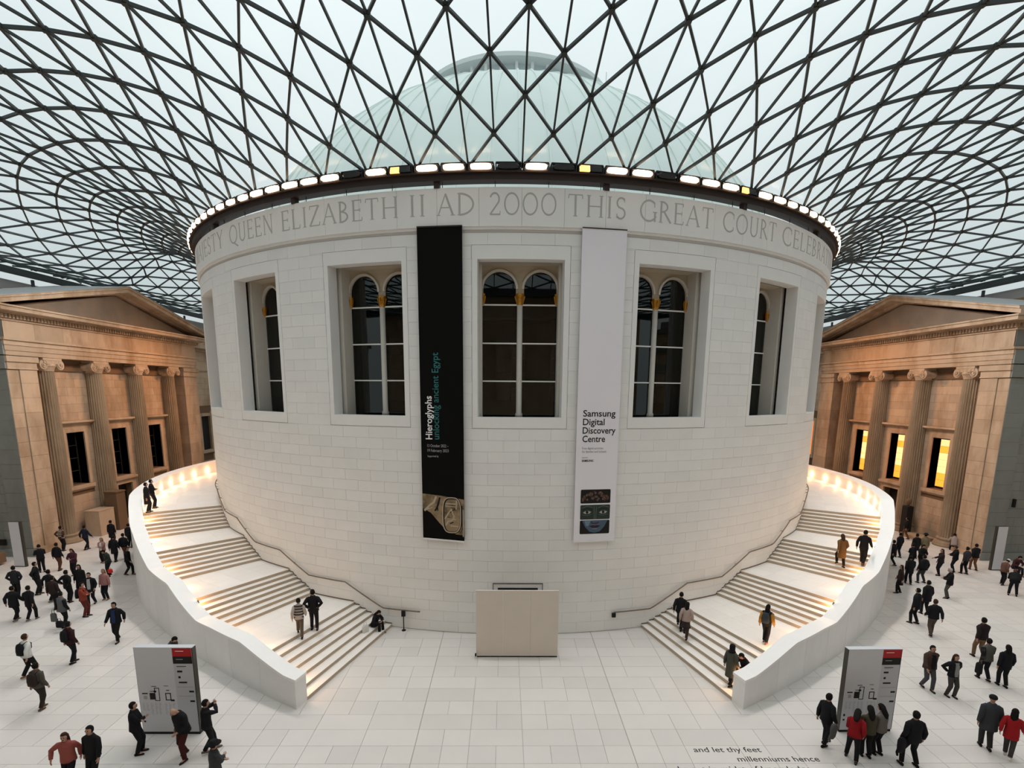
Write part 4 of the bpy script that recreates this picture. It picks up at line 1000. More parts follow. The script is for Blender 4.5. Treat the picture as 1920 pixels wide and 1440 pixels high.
POSE = {
 'stand': P_(), 'relax': P_(fl=(-.12, .06, .08), fr=(.11, -.05, .08), hl=(-.24, .10, .88), hr=(.27, -.02, .86)),
 'wide': P_(fl=(-.19, .05, .08), fr=(.19, -.03, .08), hip=.90, hl=(-.30, .02, .88), hr=(.30, .02, .88)),
 'walk': P_(fl=(-.08, .17, .08), fr=(.08, -.18, .12), hip=.915, hl=(-.26, -.14, .92), hr=(.26, .26, .94), lean=1),
 'walk2': P_(fl=(-.08, -.18, .12), fr=(.08, .17, .08), hip=.915, hl=(-.26, .16, .94), hr=(.26, -.20, .92), lean=1),
 'short': P_(fl=(-.08, .11, .08), fr=(.08, -.11, .09), hip=.925, hl=(-.27, -.05, .88), hr=(.27, .08, .9), lean=0),
 'phone': P_(fl=(-.09, .05, .08), fr=(.10, -.03, .08), hl=(-.07, .30, 1.12), hr=(.07, .30, 1.12), hp=22, el=(-1, -.6, -.4), er=(1, -.6, -.4)),
 'cross': P_(hl=(.10, .22, 1.16), hr=(-.10, .24, 1.14), el=(-1, -.2, -.6), er=(1, -.2, -.6), fl=(-.11, .08, .08)),
 'photo': P_(fl=(-.08, .20, .08), fr=(.08, -.14, .12), hl=(-.06, .26, 1.56), hr=(.06, .26, 1.56), el=(-1, 0, -.8), er=(1, 0, -.8), hp=5),
 'hips': P_(fl=(-.11, .05, .08), fr=(.11, -.06, .08), hl=(-.17, -.10, 1.02), hr=(.17, -.10, 1.02), el=(-1, -.5, 0), er=(1, -.5, 0)),
 'pocket': P_(fl=(-.10, .12, .08), fr=(.10, -.12, .09), hl=(-.20, .06, .96), hr=(.20, .06, .96), el=(-1, -.8, 0), er=(1, -.8, 0)),
 'lookdown': P_(fl=(-.17, .16, .08), fr=(.14, -.14, .08), hip=.9, hl=(-.14, .28, .98), hr=(.24, .02, .92), lean=10, hp=35),
 'bend': P_(fl=(-.17, 0, .08), fr=(.17, .02, .08), hip=.88, hl=(-.16, .62, .88), hr=(.16, .62, .88), lean=52, hp=10),
 'climb': P_(fl=(-.09, .22, .24), fr=(.09, -.16, .10), hip=.95, hl=(-.26, -.12, .96), hr=(.26, .18, .98), lean=8),
 'reach': P_(fl=(-.1, .06, .08), fr=(.1, -.04, .08), hl=(-.16, .52, 1.18), hr=(.24, .05, .9), el=(-1, 0, -1)),
 'link': P_(fl=(-.08, .22, .08), fr=(.08, -.22, .14), hip=.9, hl=(-.26, -.12, .9), hr=(.36, .12, 1.0), er=(1, -.6, -.2), lean=3),
 'sitlow': P_(hip=.37, fl=(-.12, .42, .08), fr=(.13, .40, .08), hl=(-.10, .36, .56), hr=(.12, .36, .56), lean=20, hp=20, el=(-1, -.4, 0), er=(1, -.4, 0), kn=(0, .3, 1)),
 'sit': P_(hip=.50, fl=(-.12, .46, .08), fr=(.13, .42, .08), hl=(-.10, .34, .66), hr=(.12, .34, .66), lean=16, hp=22, el=(-1, -.4, 0), er=(1, -.4, 0)),
}
def solve(name):
    p = POSE[name]; h = p['hip']; t = math.radians(p['lean']); H0 = Vector((0, 0, h)); dz = h - .92
    R = Matrix.Rotation(-t, 3, 'X')
    up = lambda x, y, z: H0 + R @ Vector((x, y, z - .92))
    J = dict(pel=H0.copy(), wa=up(0, -.01, 1.10), ch=up(0, -.01, 1.30), nb=up(0, -.015, 1.455))
    hr = R @ Matrix.Rotation(-math.radians(p['hp']), 3, 'X'); n0 = up(0, .0, 1.50)
    J['nk'] = n0; J['hr'] = hr; J['hd'] = n0 + hr @ Vector((0, .02, .14))
    for s, k in ((-1, 'l'), (1, 'r')):
        J['hip' + k] = H0 + Vector((s * .09, 0, -.02)); kn, an = ik(J['hip' + k], p['f' + k], .43, .42, p['kn']); J['kn' + k], J['an' + k] = kn, an
        J['sh' + k] = up(s * .178, -.01, 1.395); tgt = Vector(p['h' + k]); tgt.z += dz if name == 'x' else 0
        el, wr = ik(J['sh' + k], tgt, .285, .25, p['e' + k]); J['el' + k], J['wr' + k] = el, wr
    return J
def ell(c, rx, ry, R=None, n=14, oy=0):
    out = []
    for i in range(n):
        t = 2 * math.pi * i / n; v = Vector((rx * math.cos(t), ry * math.sin(t) + oy, 0)); out.append(c + (R @ v if R else v))
    return out
SKC = {}
def bodymesh(name):
    if name in SKC: return SKC[name]
    J = solve(name); V = []; E = []; Rr = []
    def a(p, r, par=None):
        V.append(Vector(p)); Rr.append(r if isinstance(r, tuple) else (r, r))
        if par is not None: E.append((par, len(V) - 1))
        return len(V) - 1
    pe = a(J['pel'], (.13, .10)); wa = a(J['wa'], (.115, .085), pe); ch = a(J['ch'], (.145, .10), wa); nb = a(J['nb'], (.075, .065), ch); nk = a(J['nk'], (.052, .055), nb)
    hd, hr = J['hd'], J['hr']
    h1 = a(hd + hr @ Vector((0, .0, -.065)), (.062, .075), nk); h2 = a(hd + hr @ Vector((0, 0, .0)), (.075, .095), h1); h3 = a(hd + hr @ Vector((0, -.01, .065)), (.068, .082), h2); a(hd + hr @ Vector((0, -.01, .10)), (.03, .04), h3)
    a(hd + hr @ Vector((0, .112, -.012)), (.010, .014), h2)
    for s in (-1, 1): a(hd + hr @ Vector((s * .083, -.01, 0)), (.008, .018), h2)
    for s, k in ((-1, 'l'), (1, 'r')):
        hp = a(J['hip' + k], .088, pe); kn = a(J['kn' + k], .058, hp); an = a(J['an' + k], .036, kn); a(J['an' + k] + Vector((0, .13, -.045)), (.035, .022), an)
        sh = a(J['sh' + k], .055, ch); el = a(J['el' + k], .042, sh); wr = a(J['wr' + k], (.026, .03), el)
        d = (J['wr' + k] - J['el' + k]).normalized(); sd = Vector((0, 1, 0)) if abs(d.y) < .75 else Vector((0, 0, 1)); sd = (sd - d * sd.dot(d)).normalized(); nrm = d.cross(sd) * (-s)
        pm = a(J['wr' + k] + d * .05, (.034, .018), wr)
        for q, (o, L) in enumerate(((.028, .068), (.010, .078), (-.009, .073), (-.027, .058))):
            f0 = a(J['wr' + k] + d * .085 + sd * o, .0085, pm); f1 = a(J['wr' + k] + d * (.085 + L * .5) + sd * o + nrm * .008, .008, f0); a(J['wr' + k] + d * (.08 + L) + sd * o + nrm * .026, .0065, f1)
        t0 = a(J['wr' + k] + d * .045 + sd * .042 + nrm * .008, .010, pm); a(J['wr' + k] + d * .085 + sd * .058 + nrm * .02, .008, t0)
    me = bpy.data.meshes.new('body_cage'); me.from_pydata(V, E, []); o = bpy.data.objects.new('cage', me); COL.objects.link(o)
    m = o.modifiers.new('s', 'SKIN'); m.use_smooth_shade = True
    if not me.skin_vertices: bpy.context.view_layer.objects.active = o; bpy.ops.object.modifier_remove(modifier='s') if False else None
    for i, r in enumerate(Rr): me.skin_vertices[0].data[i].radius = r; me.skin_vertices[0].data[i].use_root = (i == 0)
    ss = o.modifiers.new('u', 'SUBSURF'); ss.levels = 1
    bpy.context.view_layer.update(); dg = bpy.context.evaluated_depsgraph_get()
    out = bpy.data.meshes.new_from_object(o.evaluated_get(dg)); out.name = 'body'; bpy.data.objects.remove(o)
    out.polygons.foreach_set('use_smooth', [True] * len(out.polygons)); out.materials.clear(); out.materials.append(SKIN)
    SKC[name] = out; return out
CLC = {}
def meshof(g, name, smooth=True):
    me = bpy.data.meshes.new(name); me.from_pydata([tuple(v) for v in g.v], [], g.f); me.materials.append(SKIN)
    if smooth: me.polygons.foreach_set('use_smooth', [True] * len(me.polygons))
    return me
def cloth(kind, name, opt=None):
    key = (kind, name, opt)
    if key in CLC: return CLC[key]
    J = solve(name); p = POSE[name]; R = Matrix.Rotation(-math.radians(p['lean']), 3, 'X'); g = G()
    H0 = J['pel']; up = lambda x, y, z: H0 + R @ Vector((x, y, z - .92))
    if kind == 'jacket':
        hem = opt[0]; bulk = opt[1]; rings = []
        if hem < .86:
            nh = 4
            for i in range(nh):
                z = hem + (.86 - hem) * i / nh; k = 1 + .5 * (.86 - z) / .86
                c = Vector((H0.x, H0.y - .0, H0.z - (.92 - z))) if not name.startswith('sit') else H0 + Vector((0, .05, -.02 * (nh - i)))
                rings.append(ell(c, (.185 + .03 * (k - 1) * 2) * bulk, (.145 + .05 * (k - 1) * 2) * bulk))
        for z, rx, ry in ((.86, .192, .150), (.98, .184, .140), (1.10, .172, .13), (1.22, .182, .135), (1.34, .190, .130), (1.41, .172, .112), (1.46, .115, .09), (1.51, .075, .075)):
            rings.append(ell(up(0, -.01, z), rx * bulk, ry * bulk, R))
        g.loft(rings)
        for s, k in ((-1, 'l'), (1, 'r')):
            sh, el, wr = J['sh' + k], J['el' + k], J['wr' + k]; m1 = sh.lerp(el, .5); m2 = el.lerp(wr, .5)
            i0 = up(s * .085, -.01, 1.385)
            g.tube([i0, i0.lerp(sh, .7) + Vector((0, 0, .004)), sh.lerp(m1, .15), m1, el, m2, wr.lerp(el, .04)], [.05 * bulk, .068 * bulk, .074 * bulk, .070 * bulk, .062 * bulk, .056 * bulk, .046 * bulk], 10)
    elif kind == 'trousers':
        w = opt or 1; g.loft([ell(H0 + Vector((0, 0, -.14)), .15, .12), ell(H0, .168, .125), ell(up(0, 0, 1.0), .155, .12, R)])
        for k in 'lr':
            h_, kn, an = J['hip' + k], J['kn' + k], J['an' + k]; g.tube([h_ + (h_ - kn) * .1, h_.lerp(kn, .4), kn, kn.lerp(an, .5), an + (kn - an) * .04], [.105, .096 * w, .078 * w, .070 * w, .064 * w], 10)
    elif kind == 'shoe':
        for k in opt:
            an = J['an' + k]; tilt = Matrix.Rotation(-min(.5, max(0, (an.z - .09) * 3)), 3, 'X') if (an.z > .1 and p['hip'] > .6) else Matrix.Identity(3)
            rr = []
            for y, rx, rz, z in ((-.085, .028, .030, -.045), (-.06, .040, .042, -.040), (0, .043, .045, -.036), (.07, .046, .034, -.047), (.13, .046, .026, -.054), (.175, .028, .016, -.062)):
                rr.append([an + tilt @ Vector((rx * math.cos(2 * math.pi * i / 10), y, max(z + rz * math.sin(2 * math.pi * i / 10), -.078))) for i in range(10)])
            g.loft(rr)
    elif kind == 'skirt':
        g.loft([ell(Vector((0, 0, H0.z - .92 + z)), rx, ry) for z, rx, ry in ((opt, .23, .19), (.7, .20, .16), (.9, .165, .13), (1.02, .15, .12))])
    elif kind in ('hair', 'hat', 'hood', 'cap'):
        hd, hr = J['hd'], J['hr']; n = 12
        def hp(x, y, z): return hd + hr @ Vector((x, y, z))
        if kind == 'hair':
            rings = []
            for i in range(8):
                t = math.radians(-38 + 128 * i / 7); zz = .125 * math.sin(t) + .01; rr = math.cos(t)
                cut = .35 if t < .35 else 0
                rings.append([hp(.098 * rr * math.cos(a), (.112 * rr * math.sin(a) - .018) if math.sin(a) < .25 or t > .45 else (.112 * rr * .25 - .018), zz) for a in [2 * math.pi * k / n for k in range(n)]])
            g.loft(rings)
            if opt == 'long': g.loft([[hp(.095 * w_ * math.cos(a), -.075 + .055 * w_ * math.sin(a) - o, z) for a in [2 * math.pi * k / n for k in range(n)]] for z, w_, o in ((.04, .9, 0), (-.06, 1.05, .0), (-.16, 1.05, .02), (-.26, .85, .035), (-.33, .4, .04))])
            if opt == 'bun': g.tube([hp(0, -.10, .06), hp(0, -.15, .075)], [.045, .035], 8)
        elif kind == 'cap':
            g.loft([[hp(.104 * w_ * math.cos(a), .118 * w_ * math.sin(a) - .01, z) for a in [2 * math.pi * k / n for k in range(n)]] for z, w_ in ((.02, 1), (.07, 1.0), (.11, .78), (.135, .35))])
            if opt == 'peak': g.hexa([hp(-.06, .08, .025), hp(.06, .08, .025), hp(.045, .19, .015), hp(-.045, .19, .015)], [hp(-.06, .08, .04), hp(.06, .08, .04), hp(.045, .19, .025), hp(-.045, .19, .025)])
        elif kind == 'hat':
            g.loft([[hp(.104 * w_ * math.cos(a), .118 * w_ * math.sin(a) - .01, z) for a in [2 * math.pi * k / n for k in range(n)]] for z, w_ in ((.03, 1.65), (.04, 1.65), (.045, 1.0), (.12, .92), (.14, .5))])
        else:
            g.loft([[hp(.108 * w_ * math.cos(a), (.125 * w_ * math.sin(a) - .025) if math.sin(a) < .4 else .125 * w_ * .4 - .025, z) for a in [2 * math.pi * k / n for k in range(n)]] for z, w_ in ((-.19, 1.35), (-.12, 1.0), (-.03, 1.0), (.06, 1.02), (.11, .8), (.14, .35))])
    elif kind == 'face':
        hd, hr = J['hd'], J['hr']
        for s in (-1, 1): g.hexa(*[[hd + hr @ Vector((s * .032 + x, y, z)) for x, y in ((-.012, .075), (.012, .075), (.012, .092), (-.012, .092))] for z in (.008, .02)])
        g.hexa(*[[hd + hr @ Vector((x, y, z)) for x, y in ((-.02, .065), (.02, .065), (.02, .088), (-.02, .088))] for z in (-.062, -.054)])
    elif kind == 'backpack':
        for z, w_, d_ in ((1,)*3,): pass
        c = lambda x, y, z: up(x, y, z)
        g.loft([[c(w_ * .155 * math.copysign(abs(math.cos(a)) ** .6, math.cos(a)), -.20 + .085 * w_ * math.copysign(abs(math.sin(a)) ** .6, math.sin(a)), z) for a in [2 * math.pi * k / 14 for k in range(14)]] for z, w_ in ((.98, .6), (1.0, .95), (1.15, 1.05), (1.32, .95), (1.42, .7), (1.45, .3))])
        for s in (-1, 1): g.tube([c(s * .09, -.16, 1.40), c(s * .105, -.02, 1.475), c(s * .115, .125, 1.38), c(s * .14, .10, 1.2), c(s * .15, -.14, 1.05)], .016, 6)
    elif kind == 'sleeves':
        for k in 'lr': g.tube([J['sh' + k].lerp(J['el' + k], -.12), J['sh' + k].lerp(J['el' + k], .1), J['el' + k], J['wr' + k].lerp(J['el' + k], .03)], [.05, .088, .076, .056], 10)
    elif kind == 'stripes':
        for z in (.92, 1.04, 1.16, 1.28, 1.40):
            g.loft([ell(up(0, -.01, zz), rx, ry, R) for zz, rx, ry in ((z, .205 if z < 1.35 else .2, .152), (z + .055, .205 if z < 1.35 else .192, .150))])
    CLC[key] = meshof(g, {'jacket': 'jacket', 'hair': 'hair'}.get(kind, kind), kind not in ('face',)); return CLC[key]
def person(px, py, head, lab, pose='stand', top=BLK, legs=BLK, hair=HB, h=1.72, coat=.86, bulk=1.0, hs='short', shoe=BLK, hat=None, extra=(), skin=SKIN, grp=None, stair=False, jump=None, z=None, cname='jacket', dz=0, w=None):
    if w is not None: pos = Vector(w)
    else:
        pos = onz(px, py, 0)
        if stair:
            best = None
            for k in range(290, 0, -1):
                zz = k / 70; q = onz(px, py, zz); a = math.degrees(math.atan2(q.x, -q.y)); r = math.hypot(q.x, q.y)
                if 22.2 < r < RI(a) + .4 and tread(a) > 0:
                    e = abs(tread(a) - zz)
                    if best is None or e < best[0] - 1e-4: best = (e, a, min(r, RI(a) - .28), tread(a))
                    if e < .012: break
            if best: pos = Vector(pol(best[1], best[2], best[3]))
    root = empty('person', pos + Vector((0, 0, dz)), -math.radians(head)); bulk = bulk * 1.08; sc = h * 1.02 / 1.75; root.scale = (sc, sc, sc)
    tag(root, lab, 'person', grp)
    def put(me, name, m):
        o = bpy.data.objects.new(name, me); COL.objects.link(o); o.parent = root
        if not me.materials: me.materials.append(SKIN)
        o.material_slots[0].link = 'OBJECT'; o.material_slots[0].material = m; return o
    put(bodymesh(pose), 'body', skin)
    put(cloth('jacket', pose, (coat, bulk)), cname, cm(top)); put(cloth('trousers', pose), 'trousers', cm(legs)); put(cloth('shoe', pose, 'l'), 'shoe', cm(shoe)); put(cloth('shoe', pose, 'r'), 'shoe', cm(shoe)); put(cloth('face', pose), 'face', cm((.02, .01, .01)))
    if hat: put(cloth(hat[0], pose, hat[2] if len(hat) > 2 else None), hat[0], cm(hat[1]))
    if hs and not (hat and hat[0] == 'hood'): put(cloth('hair', pose, hs), 'hair', cm(hair))
    for e in extra:
        if e[0] in ('backpack', 'stripes', 'sleeves'): put(cloth(e[0], pose), e[0], cm(e[1]))
        if e[0] == 'skirt': put(cloth('skirt', pose, e[2]), 'skirt', cm(e[1]))
        if e[0] == 'front':   # shirt showing in an open jacket
            J = solve(pose); R = Matrix.Rotation(-math.radians(POSE[pose]['lean']), 3, 'X'); g = G(); u = lambda x, y, zz: J['pel'] + R @ Vector((x, y, zz - .92))
            g.hexa([u(-.06, .10, .9), u(.06, .10, .9), u(.06, .142 * bulk, .9), u(-.06, .142 * bulk, .9)], [u(-.075, .08, 1.44), u(.075, .08, 1.44), u(.055, .118 * bulk, 1.44), u(-.055, .118 * bulk, 1.44)])
            g.hexa([u(-.07, .10, .9), u(.07, .10, .9), u(.07, .148 * bulk, 1.0), u(-.07, .148 * bulk, 1.0)], [u(-.075, .1, 1.36), u(.075, .1, 1.36), u(.06, .140 * bulk, 1.36), u(-.06, .140 * bulk, 1.36)]); put(meshof(g, 'shirt', False), 'shirt', cm(e[1]))
    return root
# ---- left side of the hall
person(118.9, 1032.7, 10, 'person in a brown and white striped jumper facing the left portico', 'hips', (.06, .03, .025), BLK, extra=(('stripes', (.42, .38, .33)),))
person(112, 1069.5, 5, 'person in dark jacket and brown trousers walking behind the striped jumper', 'short', BLK, (.10, .04, .025))
person(80, 1073, -50, 'person in black standing right beside the left sign pillar, holding paper', 'phone', BLK, BLK)
person(73, 1114.5, 60, 'person in black with hands on hips, below the left sign pillar', 'hips', BLK, BLK, h=1.8)
person(33, 1120, -20, 'person in short dark coat at the far left edge, behind a strolling pair', 'pocket', DK, BLK, coat=.8)
person(31, 1164, 0, 'left one of two black-coated people walking side by side at the left edge', 'walk', BLK, BLK, coat=.74, bulk=1.1, shoe=GREY)
person(61, 1163, -5, 'right one of two black-coated people walking side by side at the left edge', 'walk2', BLK, BLK, coat=.74, shoe=GREY)
person(97.7, 1128, 5, 'person in a plain black jacket walking away, left of the grey coat', 'walk', BLK, BLK, shoe=GREY)
person(131, 1129, 10, 'person in black with arms held off the body, right of the grey coat', 'hips', BLK, BLK, coat=.78)
person(105, 1142, 0, 'person in black partly hidden behind the person in the grey coat', 'short', (.03, .02, .018), BLK)
person(122, 1176, 15, 'person in a grey sleeveless coat over black, carrying bags', 'short', STEEL, BLK, coat=.8, extra=(('sleeves', BLK),))
person(141, 1079, 175, 'woman in dark red top reading a leaflet, alone below the portico', 'phone', (.06, .02, .03), BLK, HBR, 1.66, hs='long')
person(163, 1031, 15, 'dark figure striding past the pale stone block', 'walk', NAVY, BLK)
person(195, 1054.7, 180, 'fair-haired woman in a flowery pink jacket and black trousers', 'cross', (.30, .16, .15), BLK, HBL, 1.62, hs='long', extra=(('front', WHT),))
person(212, 1020, 0, 'person in a long black coat standing right of the pale stone block', 'stand', BLK, BLK, coat=.5)
person(217, 1053, 0, 'person in a long black coat, in front of another at the stair wall', 'short', BLK, BLK, coat=.55)
person(235.4, 1048.6, -5, 'person in black jumper and brown trousers walking away by the stairs', 'short', BLK, (.16, .06, .03), bulk=1.02)
person(245, 1027, 0, 'person with a white scarf half hidden by the left stair wall', 'stand', BLK, BLK, hat=None, extra=(('front', WHT),))
person(243, 1078, 85, 'dark person stepping behind the left stair wall', 'walk', BLK, BLK, HBR)
person(206, 1080, 200, 'stooping person in dark green with a red bag by the pink jacket', 'lookdown', (.03, .04, .035), BLK)
person(200, 1124, 180, 'woman in a pale pink jacket and black trousers facing the camera', 'stand', PINK, BLK, HBL, 1.66, hs='long', shoe=TAN)
person(154, 1116, 170, 'woman with long dark hair beside the man with a light shirt', 'stand', BLK, BLK, HB, 1.7, coat=.6, hs='long')
person(173.5, 1134, 165, 'man in open dark jacket over a light shirt, left of the pink jacket', 'walk2', BLK, BLK, coat=.74, extra=(('front', (.4, .4, .4)),))
person(160.5, 1156, 75, 'person in a rust red jacket and trousers with a black backpack', 'cross', RUST, (.11, .025, .02), extra=(('backpack', BLK),))
person(222, 1202, 175, 'man in black jacket and blue shirt walking towards the camera', 'walk', BLK, BLK, h=1.8, bulk=1.08, extra=(('front', (.02, .035, .10)),))
person(137.4, 1243, 18, 'man in a maroon jumper walking away with a jacket over his shoulder', 'short', (.035, .012, .014), BLK, h=1.76, extra=(('backpack', BLK),))
person(57, 1270, 15, 'man in a white shirt with a black backpack walking at far left', 'walk2', WHT, BLK, HBR, 1.76, shoe=TAN, extra=(('backpack', BLK),))
person(79, 1329, 8, 'woman in a grey-brown jacket with a small dark backpack walking away', 'short', (.075, .065, .055), (.03, .025, .022), HB, 1.7, hs='bun', shoe=(.10, .06, .04), extra=(('backpack', (.03, .02, .018)),))
person(136, 1474, 165, 'woman in a brick red top with long hair at the bottom edge', 'link', (.28, .075, .06), BLK, (.05, .02, .015), 1.68, hs='long')
person(182, 1468, 185, 'man in a black T-shirt at the bottom edge beside the red top', 'relax', BLK, BLK, HB, 1.76)
person(260, 1413, 70, 'man in black with folded arms at the left end of the map board', 'cross', BLK, BLK, HB, 1.70)
person(348, 1419, 200, 'bald man in black jacket and maroon trousers, looking down at the left map board', 'lookdown', BLK, (.05, .012, .012), HGR, 1.82, hs=None, bulk=1.15, shoe=(.03, .012, .01))
person(393, 1409, 55, 'man in black raising a camera to his face beside the left map board', 'photo', BLK, BLK, HB, 1.72, shoe=GREY)
person(410, 1496, 50, 'person in a charcoal coat and dark hat at the bottom edge', 'cross', (.04, .042, .045), BLK, HB, 1.72, hat=('hat', BLK))
person(326, 1268, 100, 'dark person looking down, behind the top of the left map board', 'lookdown', CHAR, BLK, HB, 1.72)
# ---- right side of the hall
person(1697, 1011, -20, 'dark-jacketed person walking past the right portico door', 'walk', BLK, (.12, .06, .035))
person(1683, 1045, -10, 'person in black half behind the right stair wall, farther one', 'short', BLK, BLK)
person(1671, 1061, -30, 'person in black half behind the right stair wall, nearer one', 'walk', BLK, BLK, extra=(('front', WHT),))
person(1714, 1047, 0, 'person in a black coat at the back of the right huddle', 'stand', BLK, BLK, coat=.6, bulk=1.1)
person(1730, 1046, 10, 'person in a khaki coat and dark hat at the back of the right huddle', 'stand', KHAKI, BLK, coat=.55, hat=('hat', BLK))
person(1707, 1068, 0, 'person in black in the middle of the right huddle', 'cross', BLK, BLK)
person(1724, 1070, 180, 'person holding white paper in the middle of the right huddle', 'phone', BLK, BLK)
person(1702, 1095, 20, 'person in black at the front left of the right huddle', 'walk', BLK, BLK, coat=.7)
person(1727, 1093, -10, 'person in black with a large bag at the front right of the huddle', 'wide', BLK, CHAR, bulk=1.2)
person(1684, 1112, -70, 'woman in a dark flared skirt by the foot of the right stair wall', 'short', (.04, .025, .02), BLK, HBR, 1.62, hs='long', extra=(('skirt', BLK, .55),))
person(1760, 1079, -80, 'brown-haired woman in dark wide trousers stretching out an arm', 'reach', (.02, .016, .016), BLK, HBR, 1.68, hs='long')
person(1787, 1073, -60, 'dark person reading a phone, left of the grey jacket', 'phone', BLK, BLK, HBR)
person(1776, 1122, -60, 'grey-haired man in dark jacket carrying papers, right of the huddle', 'phone', BLK, (.07, .065, .055), HGR, coat=.8)
person(1807, 1076, -10, 'person in a dark grey jacket beside the brown trousers', 'short', CHAR, BLK)
person(1824, 1069, 10, 'person in black jacket and brown trousers by the right sign pillar', 'walk', BLK, (.16, .075, .035), bulk=1.1)
person(1787, 1034, 30, 'person in a white top sitting at the base of the right portico', 'sit', (.35, .28, .25), BLK, HB)
person(1878, 1096, 80, 'woman in a white cap and brown jacket at the right edge', 'lookdown', (.12, .06, .045), BLK, HB, 1.6, hat=('cap', WHT))
person(1898, 1117, 40, 'person in black bending forward at the right edge', 'bend', BLK, BLK, (.1, .04, .03), bulk=1.15)
person(1900, 1077, 180, 'dark seated person at the right edge behind the white cap', 'sit', (.05, .02, .02), BLK, HB)
person(1733, 1152, -5, 'person in a black suit, farther one of two by the stair wall', 'short', BLK, BLK, h=1.78, coat=.72, bulk=1.1)
person(1713, 1169, -30, 'person in a black suit, nearer one of two by the stair wall', 'short', BLK, BLK, h=1.78, coat=.76, bulk=1.1)
person(1745, 1192, 15, 'man in black jacket and brown-grey trousers walking behind two suits', 'walk2', BLK, (.085, .06, .05), HBR, 1.76, bulk=1.05)
person(1834, 1234, 5, 'man in dark maroon jacket and tan trousers walking away', 'walk', (.02, .012, .014), (.15, .09, .05), h=1.8, bulk=1.1)
person(1843, 1275, 10, 'person in a grey sleeveless jacket with black sleeves', 'walk', (.085, .085, .075), BLK, h=1.72, bulk=1.05, extra=(('sleeves', BLK),))
person(1878, 1287, 15, 'person in a black hooded jacket, right of the grey sleeveless one', 'short', BLK, BLK, h=1.68, coat=.78, hs='long')
person(1737, 1292, 185, 'man in brown jacket and grey trousers facing the camera', 'walk', (.06, .035, .028), (.06, .062, .068), h=1.76, bulk=1.15, extra=(('front', BLK),))
person(1781, 1306, 180, 'woman with hands on hips in an open black jacket over grey', 'hips', BLK, (.05, .045, .045), HBR, 1.66, hs='long', extra=(('front', (.25, .25, .24)),))
person(1846, 1403, 25, 'man in a long grey coat and flat cap walking with a red coat', 'short', (.035, .038, .043), (.03, .03, .032), h=1.8, coat=.66, bulk=1.12, hat=('cap', BLK, 'peak'), hs=None)
person(1888, 1420, 50, 'woman in a bright red coat with long black hair', 'walk', RED, (.05, .045, .045), HB, 1.62, coat=.72, hs='long', shoe=WHT)
person(1704, 1436, 5, 'man in a black suit seen from behind, standing alone', 'wide', BLK, BLK, h=1.80, bulk=1.08)
person(1596, 1425, 40, 'girl in a red jacket at the left of the group at the map board', 'lookdown', (.22, .008, .012), BLK, HB, 1.66, hs='long', shoe=CHAR)
person(1622, 1419, 10, 'girl in an olive jacket in the middle of the map board group', 'phone', (.06, .055, .035), BLK, HB, 1.68, hs='long')
person(1644, 1415, -20, 'girl in a grey patterned top at the right of the map board group', 'phone', (.14, .13, .12), BLK, HB, 1.68, hs='long')
person(1544, 1397, 70, 'man in black with a white hem standing left of the right map board', 'short', BLK, BLK, h=1.76, extra=())
# ---- people on the stairs
person(1273, 1181, 25, 'man in black climbing the foot of the right stairs', 'climb', BLK, BLK, stair=True)
person(1284, 1200, 30, 'woman in a pale top and dark skirt climbing behind the man in black', 'climb', (.36, .28, .25), (.05, .03, .03), HB, 1.62, hs='long', stair=True, extra=(('skirt', (.035, .025, .025), .55),))
person(1434, 1206, 45, 'woman with mustard sleeves and a grey backpack on the lowest right landing', 'short', BLK, BLK, HB, 1.64, hs='long', stair=True, shoe=(.3, .13, .08), extra=(('sleeves', (.42, .20, .03)), ('backpack', (.04, .05, .06))))
person(1368, 1283, 60, 'person in a long grey-green coat and dark headscarf on the lowest right steps', 'short', (.06, .062, .05), BLK, HB, 1.66, coat=.42, stair=True, hat=('hood', BLK))
person(1575, 1066, 5, 'woman in a brown coat climbing the upper right stairs', 'climb', (.15, .075, .025), BLK, HBR, 1.66, coat=.5, hs='long', stair=True)
person(1630, 1063, 50, 'man in black with a white collar by the upper right stair wall', 'walk', BLK, BLK, h=1.8, stair=True, shoe=CHAR)
person(1515, 912, 0, 'dark person at the drum edge on the right upper gallery', 'stand', BLK, BLK, w=pol(91, 23.6, 4.0))
person(563, 1196, -15, 'woman in a black and white patterned top climbing the left stairs', 'climb', (.34, .31, .29), (.09, .075, .06), HB, 1.66, stair=True, extra=(('stripes', (.03, .025, .025)),))
person(590, 1181, -12, 'man in black climbing the left stairs with hand on hip', 'hips', BLK, BLK, h=1.8, stair=True, bulk=1.08)
person(268, 962, 60, 'person in a long black coat on the left gallery at the stair wall', 'relax', BLK, BLK, coat=.5, stair=True)
person(288, 953, 60, 'person in black leaning by the wall light on the left gallery', 'cross', BLK, BLK, stair=True)
def onstep(a, r, k): return Vector(pol(a, r, k / 7))
q = Vector(pol(-17.1, 22.75, 0)); person(0, 0, 115, 'woman in black sitting on the lowest left steps against the drum', 'sitlow', BLK, BLK, HB, 1.66, hs='long', w=(q.x, q.y, .02), shoe=GREY)
q = Vector(pol(18.1, 27.95, 0)); person(0, 0, 250, 'person in black sitting on the lowest right steps by the stair wall', 'sitlow', BLK, (.04, .03, .025), HB, 1.75, w=(q.x, q.y, .29))
